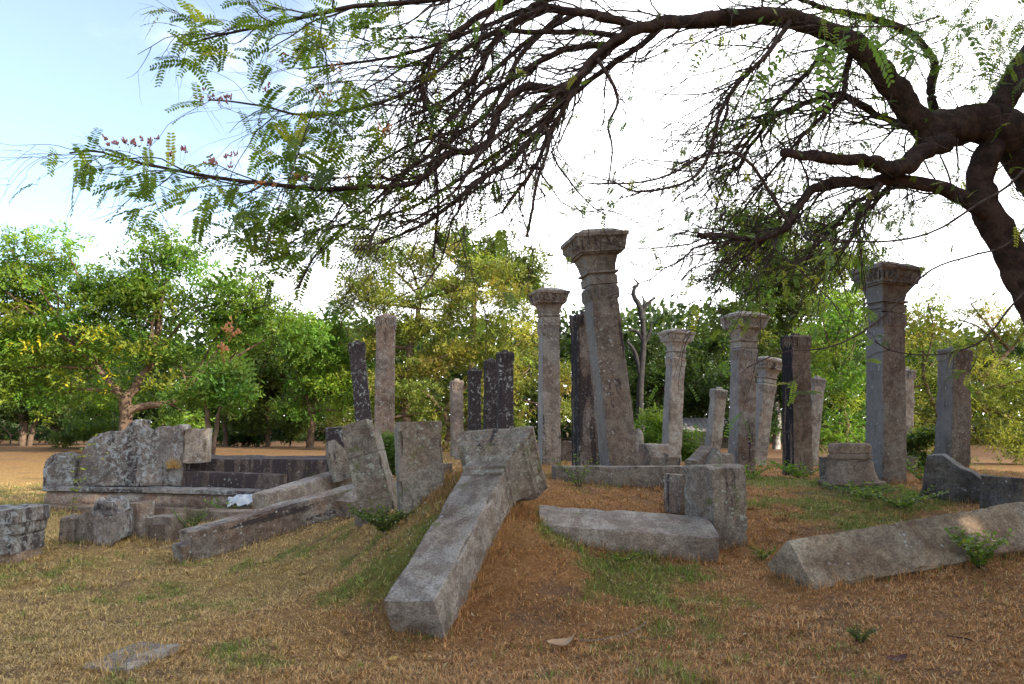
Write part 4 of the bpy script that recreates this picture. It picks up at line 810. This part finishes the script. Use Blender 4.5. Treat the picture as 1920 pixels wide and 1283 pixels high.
for k_, (cnt, LL) in SW.items():
    p_, rad_ = paths[k_]; n = len(p_)
    for j in range(cnt):
        f = r_.uniform(.08 if k_ not in ('trunk',) else .55, 1)*(n-1.01); i = int(f); a = p_[i]+(p_[i+1]-p_[i])*(f-i); T = p_[i+1]-p_[i]; T /= np.linalg.norm(T)
        side = r_.normal(0, 1, 3); side[1] *= .9; d = T*.9+side*.6+np.array((-.45, -.05, -.15))
        if k_ in ('right', 'trunk'): d = r_.normal(0, .6, 3)+np.array((-.2, 0, .2))
        L = LL*r_.uniform(.35, 1.15); r0 = min(rad_[i]*.55, .011)*r_.uniform(.45, 1); r0 = max(r0, .0028)
        if not clear(*px_of(a)) or not clear(*px_of(a+d/np.linalg.norm(d)*L*.8)): continue
        a2 = arc(a, d, L, r0, 9, droop=r_.uniform(-.3, 1.0), wob=.2); lv.append((a2, k_, 0))
        for s in range(r_.integers(2, 5)):
            q_ = r_.integers(2, 8); T2 = a2[q_]-a2[q_-1]; T2 /= np.linalg.norm(T2)
            if not clear(*px_of(a2[q_])): continue
            a3 = arc(a2[q_], T2+r_.normal(0, .55, 3)+np.array((-.2, 0, -.1)), L*r_.uniform(.3, .7), max(r0*.5, .0017), 7, droop=r_.uniform(-.2, .9), wob=.16); lv.append((a3, k_, 1))
            if r_.uniform() < .5:
                a4 = arc(a3[4], (a3[5]-a3[4])*8+r_.normal(0, .4, 3), L*.3, .0015, 5, droop=.5); lv.append((a4, k_, 2))
tw.build('twigs', TWIG, ROOT).location = off
# pinnate leaves
def ovals(O, D, Sd, L, col):
    D = D/np.linalg.norm(D, axis=1)[:, None]; s = Sd-D*(Sd*D).sum(1)[:, None]; s /= np.maximum(np.linalg.norm(s, axis=1)[:, None], 1e-6); nn = np.cross(D, s)
    L = L[:, None]; w = L*.21; n = len(O)
    V = np.stack([O, O+D*L*.28+s*w-nn*w*.2, O+D*L*.75+s*w*.85-nn*w*.3, O+D*L-nn*w*.4, O+D*L*.75-s*w*.85-nn*w*.3, O+D*L*.28-s*w-nn*w*.2], 1).reshape(-1, 3)
    i = np.arange(n)*6
    return V, np.concatenate([np.stack([i, i+1, i+2, i+3], 1), np.stack([i, i+3, i+4, i+5], 1)]), np.repeat(col, 6, 0)
LO = []; LS = []; LD = []; LL = []; LC = []; rach = Acc()
def pinnate(p0, d0, L, nl, ll, col, droop=.9):
    d = d0/np.linalg.norm(d0); n = nl+2; p = [p0]; st = L/n
    for i in range(n): d = d+np.array((0, 0, -droop/n))+r_.normal(0, .02, 3); d /= np.linalg.norm(d); p.append(p[-1]+d*st)
    p = np.array(p); rach.add(*tube(p, np.linspace(.0016, .0008, len(p)), 3), np.array(col)*.8)
    upv = np.array((0, 0, 1.))+r_.normal(0, .35, 3)
    for i in range(2, n+1):
        T = p[i]-p[i-1]; T /= np.linalg.norm(T); s = np.cross(T, upv); s /= np.linalg.norm(s)+1e-6
        for sg in (1, -1):
            LO.append(p[i]); LS.append(T+r_.normal(0, .15, 3)); LD.append(s*sg*1+T*.35+np.array((0, 0, -.12))+r_.normal(0, .06, 3)); LL.append(ll*r_.uniform(.8, 1.1)*(1-.3*(i/n)**3)); LC.append(np.array(col)*r_.uniform(.85, 1.15))
def pcol():
    return np.array(GREENS['over'][r_.choice(4, p=(.42, .3, .18, .1))])*r_.uniform(.8, 1.25)
for a, k_, lev in lv:
    for i in range(2, len(a)):
        x, y = px_of(a[i])
        if x < 250: pr = .34
        elif x < 560: pr = .46
        elif x < 760: pr = .42
        elif x < 900: pr = .2
        if x < 620 and y > 470: continue
        if x < 760 and y > 520: continue
        elif x < 1350: pr = .035
        elif x < 1600: pr = .09
        else: pr = .22
        if y < 130 and x > 1550: pr = .6
        if not clear(x, y): continue
        if r_.uniform() < pr*(.55 if lev == 0 else .8):
            T = a[i]-a[i-1]; T /= np.linalg.norm(T); big = x < 950
            pinnate(a[i], T*.5+r_.normal(0, .6, 3)+np.array((-.3, 0, -.1)), r_.uniform(.18, .27) if big else r_.uniform(.1, .18), r_.integers(6, 11), (.046 if big else .030)*r_.uniform(.8, 1.2), pcol(), droop=r_.uniform(.3, 1.1))
# leafy clumps seen in the photo on the left sprays
for px, py, Y, sp, cnt in ((150, 300, 5.0, 40, 9), (230, 330, 5.0, 50, 12), (320, 330, 5.0, 50, 14), (300, 385, 5.1, 40, 12), (420, 370, 5.1, 60, 22), (520, 380, 5.3, 60, 26), (600, 400, 5.5, 60, 26), (560, 460, 5.6, 60, 22), (470, 440, 5.4, 50, 16), (650, 300, 5.6, 60, 26), (560, 280, 5.6, 50, 18), (560, 210, 5.7, 60, 16), (640, 170, 5.8, 70, 24), (700, 240, 5.8, 60, 20), (380, 200, 5.6, 20, 5), (400, 50, 5.4, 70, 22), (520, 40, 5.5, 70, 26), (620, 60, 5.7, 60, 18), (360, 105, 5.3, 30, 9), (500, 100, 5.5, 30, 10), (700, 330, 5.5, 50, 14), (530, 500, 5.6, 40, 12), (1400, 180, 6.7, 50, 14), (1440, 200, 6.7, 40, 10), (1370, 260, 6.7, 40, 8), (1640, 60, 7, 90, 14), (1780, 60, 6.5, 90, 60), (1880, 60, 6.5, 80, 70), (1700, 20, 6.6, 90, 40), (1850, 130, 7, 70, 40), (1600, 20, 6.8, 90, 40), (1900, 180, 7.4, 60, 30), (700, 40, 6.0, 70, 30), (620, 230, 5.8, 60, 24), (480, 400, 5.4, 60, 24), (540, 430, 5.5, 50, 24), (600, 330, 5.6, 70, 30), (1760, 330, 9.5, 60, 26), (1880, 420, 9.5, 50, 26), (1690, 440, 9.5, 40, 14), (1400, 250, 7, 60, 24), (1450, 160, 7, 50, 16), (1880, 300, 7.4, 60, 12), (1790, 120, 6.6, 60, 12), (1820, 380, 7.6, 40, 10), (1730, 400, 8, 40, 12), (1300, 570, 5.2, 30, 7), (1420, 590, 5.4, 40, 5)):
    for _ in range(int(cnt*.9)):
        c = P(px+r_.normal(0, sp*.55), py+r_.normal(0, sp*.4), Y+r_.normal(0, .25))
        pinnate(c, r_.normal(0, .7, 3)+np.array((-.5, 0, 0)), r_.uniform(.2, .30), r_.integers(8, 12), .048*r_.uniform(.75, 1.2) if px < 1200 else .034, pcol(), droop=r_.uniform(.4, 1.2))
# near leaves hanging close to the lens, brighter
for px, py, Y, ln, lf, dx in ((1545, 50, 2.9, .34, .055, 0), (1620, 55, 2.9, .24, .05, .25), (1490, 75, 2.9, .3, .048, -.5), (1585, 55, 3.0, .26, .045, -.15), (1790, 30, 2.9, .26, .05, .2), (1720, 40, 2.9, .2, .05, -.2), (1390, 60, 3.3, .28, .04, -.5), (1345, 70, 3.4, .2, .03, -.7), (1690, 60, 3.4, .2, .045, .4), (430, 630, 4.3, .42, .045, -1.3), (420, 640, 4.3, .34, .04, -.5), (440, 640, 4.3, .32, .04, .3), (460, 500, 4.4, .45, .045, -1.4), (500, 480, 4.4, .38, .045, -.6), (460, 780, 99, 0, 0, 0), (370, 580, 4.4, .35, .04, -1.2), (1340, 675, 5.2, .14, .04, -.3), (1345, 675, 5.2, .13, .04, .5), (1395, 770, 5.2, .22, .03, -.8), (1390, 775, 5.2, .2, .03, .3), (1240, 720, 5.5, .16, .03, -.6), (1285, 715, 5.5, .16, .03, .5)):
    if Y > 90: continue
    c = P(px, py, Y); pinnate(c, np.array((dx, r_.normal(0, .2), -.35)), ln, 9 if ln > .2 else 6, lf, np.array((.10, .17, .03))*r_.uniform(.7, 1.25), droop=1.2)
O = np.array(LO); D = np.array(LD); LLn = np.array(LL); r2 = np.random.default_rng(5)
V, Q, C_ = ovals(O, D, np.array(LS), LLn, np.array(LC))
n0 = len(V); Vr = np.vstack(rach.V); Qr = np.vstack(rach.Q); Cr = np.vstack(rach.C)
mk('foliage', np.vstack([V, Vr]), [np.vstack([Q, Qr+n0])], LEAF, ROOT, color=np.vstack([C_, Cr]), smooth=False).location = off
# hanging stems for the leaves close to the lens
ac = Acc()
for pl, Y in (([(1760, 30), (1700, 48), (1600, 50), (1530, 48), (1440, 55), (1380, 52), (1290, 55)], 3.3), ([(590, 200), (520, 400), (480, 520), (432, 630)], 4.4), ([(1420, 440), (1400, 560), (1345, 672)], 5.3), ([(1420, 500), (1425, 640), (1393, 768)], 5.3), ([(1300, 440), (1290, 600), (1262, 712)], 5.6)):
    V, Q = tube(cat_spline([P(a, b_, Y) for a, b_ in pl], 16), np.linspace(.004, .0015, 16), 5); mk('leaf_stem', V, [Q], TWIG, ROOT).location = off
# pink flower heads
fm, t, b = newmat('pink_flower'); b.inputs['Base Color'].default_value = (.36, .14, .12, 1); b.inputs['Roughness'].default_value = .8
om, t, b = newmat('orange_flower'); b.inputs['Base Color'].default_value = (.5, .20, .06, 1)
def flowers(name, L_, mat, seed):
    r2 = np.random.default_rng(seed)
    for px, py, Y, n in L_:
        A1 = Acc()
        base = P(px+r2.normal(0, 4), py+22, Y)
        for _ in range(n):
            h = P(px+r2.normal(0, 9), py+r2.normal(0, 5), Y+r2.normal(0, .04)); A1.add(*tube(cat_spline([base, (base+h)/2+r2.normal(0, .01, 3), h], 6), .0011, 3))
            for k in range(7): d = r2.normal(0, .008, 3); A1.add(*tube(np.array([h+d, h+d*1.5+np.array((0, 0, .012))]), np.array((.007, .003)), 5))
        A1.build(name, mat, ROOT).location = off
flowers('flower_cluster', [(212, 268, 5.0, 4), (243, 266, 5.0, 4), (266, 262, 5.0, 3), (283, 265, 5.0, 3), (340, 287, 5.0, 3), (393, 305, 5.1, 4), (425, 305, 5.1, 2), (445, 292, 5.2, 2), (377, 178, 5.6, 3), (412, 182, 5.6, 4), (432, 184, 5.6, 3), (520, 110, 5.6, 3), (500, 170, 5.6, 4)], fm, 1)
flowers('flower_cluster', [(610, 178, 5.6, 5), (720, 245, 5.6, 6), (560, 330, 5.4, 4), (430, 620, 4.6, 6), (640, 125, 5.7, 4), (500, 345, 5.2, 4), (650, 330, 5.5, 3), (420, 660, 4.4, 4)], om, 2)
# ------------------------------------------------------------------ small plants and litter
def plant(name, label, px, Y, h, n, ll, wl, seed, pal='mid', cat='plant', spread=.5, up_=1., lean=0):
    r2 = np.random.default_rng(seed); g = G(px, Y); root = empty(name, g); tag(root, label, cat)
    st = Acc(); O = []; D = []; L = []
    for i in range(n):
        a = r2.uniform(0, 6.28); d = np.array((math.cos(a)*spread+lean, math.sin(a)*spread, up_)); p = cat_spline([np.array((math.cos(a), math.sin(a), 0))*.02, d*h*.5*r2.uniform(.7, 1.1), d*h*r2.uniform(.7, 1.1)+np.array((math.cos(a), math.sin(a), 0))*h*.2], 9)
        st.add(*tube(p, np.linspace(.003, .0012, 9), 4))
        for q_ in range(2, 9):
            for sg in (1, -1):
                O.append(p[q_]); s = np.cross(p[q_]-p[q_-1], (0, 0, 1.)); s = s/(np.linalg.norm(s)+1e-6); D.append(s*sg+r2.normal(0, .35, 3)+np.array((0, 0, .1))); L.append(ll*r2.uniform(.7, 1.2))
    O = np.array(O); L = np.array(L); V, Q, C_ = leaves(O, np.array(D), L, L*wl, r2, pick(pal, len(O), r2), 1.)
    mk('leaves', V, [Q], LEAF, root, color=C_, smooth=False); st.build('stems', TWIG, root); return root
plant('fern', 'dark green ferny plant at the foot of the upright mossy block', 722, 7.85, .30, 110, .045, .45, 1, 'mid', spread=.95, up_=.75)
plant('weed', 'leafy green sprout growing against the long fallen shaft at the right', 1838, 6.95, .34, 26, .05, .8, 2, 'over', spread=.5, up_=.9)
plant('weed', 'grassy weed clump between the two long beams', 655, 10.0, .40, 14, .05, .2, 3, 'mid', spread=.6)
plant('weed', 'bushy green weed beside the small panelled block', 356, 10.2, .36, 50, .035, .3, 4, 'bright', spread=.4)
plant('weed', 'low leafy weed patch above the left end of the flat slab', 1065, 8.0, .14, 16, .04, .6, 5, 'over', spread=1.3)
plant('weed', 'flowering green weed in front of the curb stone left end', 1085, 9.7, .36, 18, .035, .5, 6, 'bright', spread=.8)
plant('weed', 'small round green tuft alone in the dry grass at the lower right', 1612, 5.25, .10, 26, .03, .2, 7, 'mid', spread=1., )
plant('weed', 'low green herb patch in front of the moulded block', 1690, 9.4, .22, 34, .05, .6, 8, 'over', spread=2.2)
plant('weed', 'green herb patch further left in front of the bell pedestal', 1620, 10.0, .18, 30, .05, .6, 9, 'over', spread=2.4)
plant('weed', 'green herbs along the foot of the brown black sided pillar', 1500, 13.4, .26, 24, .06, .6, 10, 'bright', spread=2.)
plant('weed', 'tall weeds right behind the cut block', 1405, 13.0, .28, 20, .06, .5, 11, 'bright', spread=1.6)
plant('weed', 'thin ferny weed in front of the dark step end', 640, 12.4, .5, 22, .06, .3, 12, 'mid', spread=1.)
plant('weed', 'small herb at the foot of the plain square pillar furthest right', 1730, 12.2, .4, 22, .06, .5, 13, 'bright', spread=1.)
plant('weed', 'small leafy herb on the mound left of the long fallen shaft', 1428, 7.6, .12, 10, .03, .6, 14, 'over', spread=1.2)
plant('weed', 'small green weeds along the flat slab foot', 1165, 7.15, .12, 16, .035, .3, 15, 'over', spread=2.2)
plant('weed', 'weeds growing over the rounded plinth and brown footing', 440, 13.2, .32, 20, .06, .5, 16, 'bright', spread=1.3)
plant('sapling', 'thin sapling with drooping leaves in front of the rounded plinth', 133, 12.6, 1.25, 4, .09, .45, 17, 'yellow', spread=.16, lean=.08)
# flowering weeds left of the hero
r2 = np.random.default_rng(12)
root = empty('flowering_weeds', G(790, 7.3)); tag(root, 'thin seed headed weeds beside the fallen pillar', 'weeds', kind='stuff'); ac = Acc()
for i in range(70):
    x = r2.uniform(700, 870); Y = 7.0+r2.uniform(-.4, .6); g = G(x, Y)-np.array(root.location); h = r2.uniform(.10, .26); tip = g+np.array((r2.normal(0, .04), r2.normal(0, .04), h))
    ac.add(*tube(cat_spline([g, (g+tip)/2+r2.normal(0, .01, 3), tip], 5), .0014, 3), (.16, .18, .06)); ac.add(*tube(np.array([tip, tip+(0, 0, .012)]), np.array((.006, .004)), 5), (.40, .36, .28))
ac.build('stems', GRASS, root)
# dry tufts on the mound crest next to the fallen capital
def tuft(name, label, px, Y, n, h, rad_, col, seed, dz=0):
    r2 = np.random.default_rng(seed); g = G(px, Y)+np.array((0, 0, dz)); a = r2.uniform(0, 6.28, n); rr = rad_*np.sqrt(r2.uniform(0, 1, n)); x = g[0]+rr*np.cos(a); y = g[1]+rr*np.sin(a)
    c = np.array(col)*r2.uniform(.5, 1.5, (n, 1)); V, q4, t3, cc = blades(x, y, h*r2.uniform(.5, 1.4, n), .005*np.ones(n), np.abs(r2.normal(.7, .4, n)), c, r2, zoff=dz)
    o = mk(name, V-g, [q4, t3], GRASS, color=cc, loc=g); tag(o, label, 'grass', kind='stuff'); return o
tuft('dry_tuft', 'matted dry grass piled against the fallen capital', 868, 7.9, 2600, .10, .42, (.33, .2, .09), 1)
tuft('dry_tuft', 'russet dry grass on the slope right of the fallen capital', 960, 7.6, 1800, .08, .3, (.34, .16, .07), 2)
tuft('dry_tuft', 'yellow dry tuft on the carved balustrade', 322, 14.0, 300, .22, .12, (.5, .33, .14), 3, dz=.78)
tuft('dry_tuft', 'dry grass debris beside the lower dark step', 530, 13.2, 1600, .16, .5, (.42, .24, .12), 4, dz=.05)
# blades gathered against the stone feet
bpy.context.view_layer.update()
r2 = np.random.default_rng(77); pts_ = []
for o in list(COL.objects):
    if o.type != 'MESH' or not (set(m_.name for m_ in o.data.materials if m_) & STN): continue
    n = len(o.data.vertices); co = np.empty(n*3, np.float32); o.data.vertices.foreach_get('co', co); co = co.reshape(-1, 3)
    Mw = np.array(o.matrix_world if not o.parent else o.parent.matrix_world @ o.matrix_basis); w_c = co@Mw[:3, :3].T+Mw[:3, 3]
    w_c = w_c[(w_c[:, 1] < 16)]
    if len(w_c) == 0: continue
    d = np.abs(w_c[:, 2]-H(w_c[:, 0], w_c[:, 1])); k = w_c[d < .055]
    if len(k): pts_.append(k)
pt = np.vstack(pts_); k = r2.integers(0, len(pt), 34000); x = pt[k, 0]+r2.normal(0, .045, len(k)); y = pt[k, 1]+r2.normal(0, .045, len(k))
c, g_ = gcol(x, y); gm = (r2.uniform(0, 1, len(k)) < np.clip(.25+.8*g_, .08, .8))[:, None]
c = np.where(gm, np.array((.13, .19, .04)), c)*r2.uniform(.5, 1.4, (len(k), 1))
V, q4, t3, cc = blades(x, y, r2.uniform(.03, .11, len(k))*(1+.03*y), .003*(1+.09*y), np.abs(r2.normal(.6, .4, len(k))), c, r2)
tag(mk('edge_grass', V, [q4, t3], GRASS, color=cc), 'longer grass grown up around the feet of the stones', 'grass', kind='stuff')
n = 2600; x, y = scatter(n, 4., 15, r2); z = H(x, y)+.012; O = np.stack([x, y, z], 1); D = r2.normal(0, 1, (n, 3)); D[:, 2] *= .25
c = np.array([(.24, .12, .055), (.40, .25, .12), (.16, .075, .04), (.46, .33, .18)])[r2.integers(0, 4, n)]*r2.uniform(.6, 1.2, (n, 1)); L = r2.uniform(.015, .05, n)*(1+.03*y)
V, Q, C_ = leaves(O, D, L, L*.5, r2, c, flat=.3); tag(mk('leaf_litter', V, [Q], GRASS, color=C_, smooth=False), 'scattered small dead leaves over the ground', 'leaf litter', kind='stuff')
# fallen leaves, twig and rag
def curl(name, label, px, py, Y, sx, sy, col, curlz, seed, rot=0):
    m, t, b = newmat(name+'_surface'); n = noise(t, t.nodes.new('ShaderNodeTexCoord').outputs['Object'], 30, 4); lnk(t, mixc(t, n, tuple(c*.7 for c in col), col), b.inputs['Base Color']); b.inputs['Roughness'].default_value = .7
    g = P(px, py, Y); g[2] = hz(g[0], g[1])+.015; u, v = np.meshgrid(np.linspace(-1, 1, 22), np.linspace(-1, 1, 12), indexing='ij'); wv = (1-np.abs(u)**2.2)**.8
    X = u*sx; Yy = v*sy*wv; Z = curlz*1.3*(np.abs(u)**2)*(1+.5*u)+curlz*.5*(v*wv)**2+.004*vnoise(np.stack([u.ravel()*3, v.ravel()*3, u.ravel()*0+seed], 1)).reshape(u.shape)
    V = np.stack([X, Yy, Z], -1).reshape(-1, 3); ii = np.arange(22*12).reshape(22, 12); Q = np.stack([ii[:-1, :-1], ii[1:, :-1], ii[1:, 1:], ii[:-1, 1:]], -1).reshape(-1, 4)
    V = np.vstack([V, V-np.array((0, 0, .0012))]); Q = np.vstack([Q, Q[:, ::-1]+264]); o = mk(name, V, [Q], m, loc=g, rot=(R(14), 0, R(rot))); return tag(o, label, 'leaf')
curl('fallen_leaf', 'large curled tan leaf on the grass at the bottom centre', 1053, 1212, 5.45, .10, .045, (.52, .33, .19), .06, 1, -6)
curl('fallen_leaf', 'dark red brown dead leaf at the lower right', 1682, 1252, 4.9, .07, .03, (.10, .03, .02), .02, 2, 10)
curl('fallen_leaf', 'small yellow leaf left of the big curled one', 738, 1215, 5.4, .035, .02, (.5, .32, .08), .012, 3, 30)
p_ = cat_spline([P(1085, 1203, 5.5), P(1140, 1203, 5.5), P(1190, 1190, 5.6), P(1213, 1170, 5.75)], 16); p_[:, 2] = H(p_[:, 0], p_[:, 1])+.022
V, Q = tube(p_, .0028, 5); tag(mk('fallen_twig', V, [Q], BARKG), 'thin curved pale twig lying right of the curled leaf', 'twig')
p_ = cat_spline([P(1775, 1178, 5.3), P(1800, 1187, 5.25), P(1822, 1195, 5.2)], 8); p_[:, 2] = H(p_[:, 0], p_[:, 1])+.022
V, Q = tube(p_, .004, 5); tag(mk('fallen_twig', V, [Q], BARKD), 'short dark twig in the dry grass at the right', 'twig')
m, t, b = newmat('white_plastic'); b.inputs['Base Color'].default_value = (.42, .44, .46, 1); b.inputs['Roughness'].default_value = .35
u, v = np.meshgrid(np.linspace(-1, 1, 30), np.linspace(-1, 1, 20), indexing='ij'); pt = np.stack([u.ravel()*2, v.ravel()*2, u.ravel()*0], 1)
V = np.stack([u.ravel()*.30+.04*vnoise(pt*2, 3), v.ravel()*.16+.04*vnoise(pt*2, 4), .10*(1-u.ravel()**2)*(1-v.ravel()**2)+.05*vnoise(pt*2.2, 5)], 1); ii = np.arange(600).reshape(30, 20)
Q = np.stack([ii[:-1, :-1], ii[1:, :-1], ii[1:, 1:], ii[:-1, 1:]], -1).reshape(-1, 4)
tag(mk('plastic_sheet', V, [Q], m, loc=P(462, 940, 12.9), rot=(R(12), 0, R(10))), 'crumpled white plastic sheet behind the farther long beam', 'litter')
# small far building
root = empty('shed'); g = G(1325, 42); root.location = g; tag(root, 'low shed with a grey corrugated roof far behind the ruin', 'building')
wm, t, b = newmat('shed_wall'); b.inputs['Base Color'].default_value = (.16, .12, .08, 1); rm, t, b = newmat('shed_roof'); b.inputs['Base Color'].default_value = (.24, .21, .2, 1)
def boxv(x0, x1, y0, y1, z0, z1): return np.array([(x, y, z) for z in (z0, z1) for x, y in ((x0, y0), (x1, y0), (x1, y1), (x0, y1))]), [np.array([(3, 2, 1, 0), (4, 5, 6, 7), (0, 1, 5, 4), (1, 2, 6, 5), (2, 3, 7, 6), (3, 0, 4, 7)])]
V, Q = boxv(-1.4, 1.6, -1, 2, -.2, .9); mk('wall', V, Q, wm, root, smooth=False)
n = 60; xx = np.linspace(-1.8, 2., n); V = np.vstack([np.stack([xx, np.full(n, -1.3), .82+.03*np.sin(np.arange(n)*1.6)], 1), np.stack([xx, np.full(n, .5), 1.55+.03*np.sin(np.arange(n)*1.6)], 1), np.stack([xx, np.full(n, 2.3), .82+.03*np.sin(np.arange(n)*1.6)], 1)]); ii = np.arange(3*n).reshape(3, n)
mk('roof', V, [np.stack([ii[:-1, :-1], ii[:-1, 1:], ii[1:, 1:], ii[1:, :-1]], -1).reshape(-1, 4)], rm, root)
bpy.context.view_layer.update()
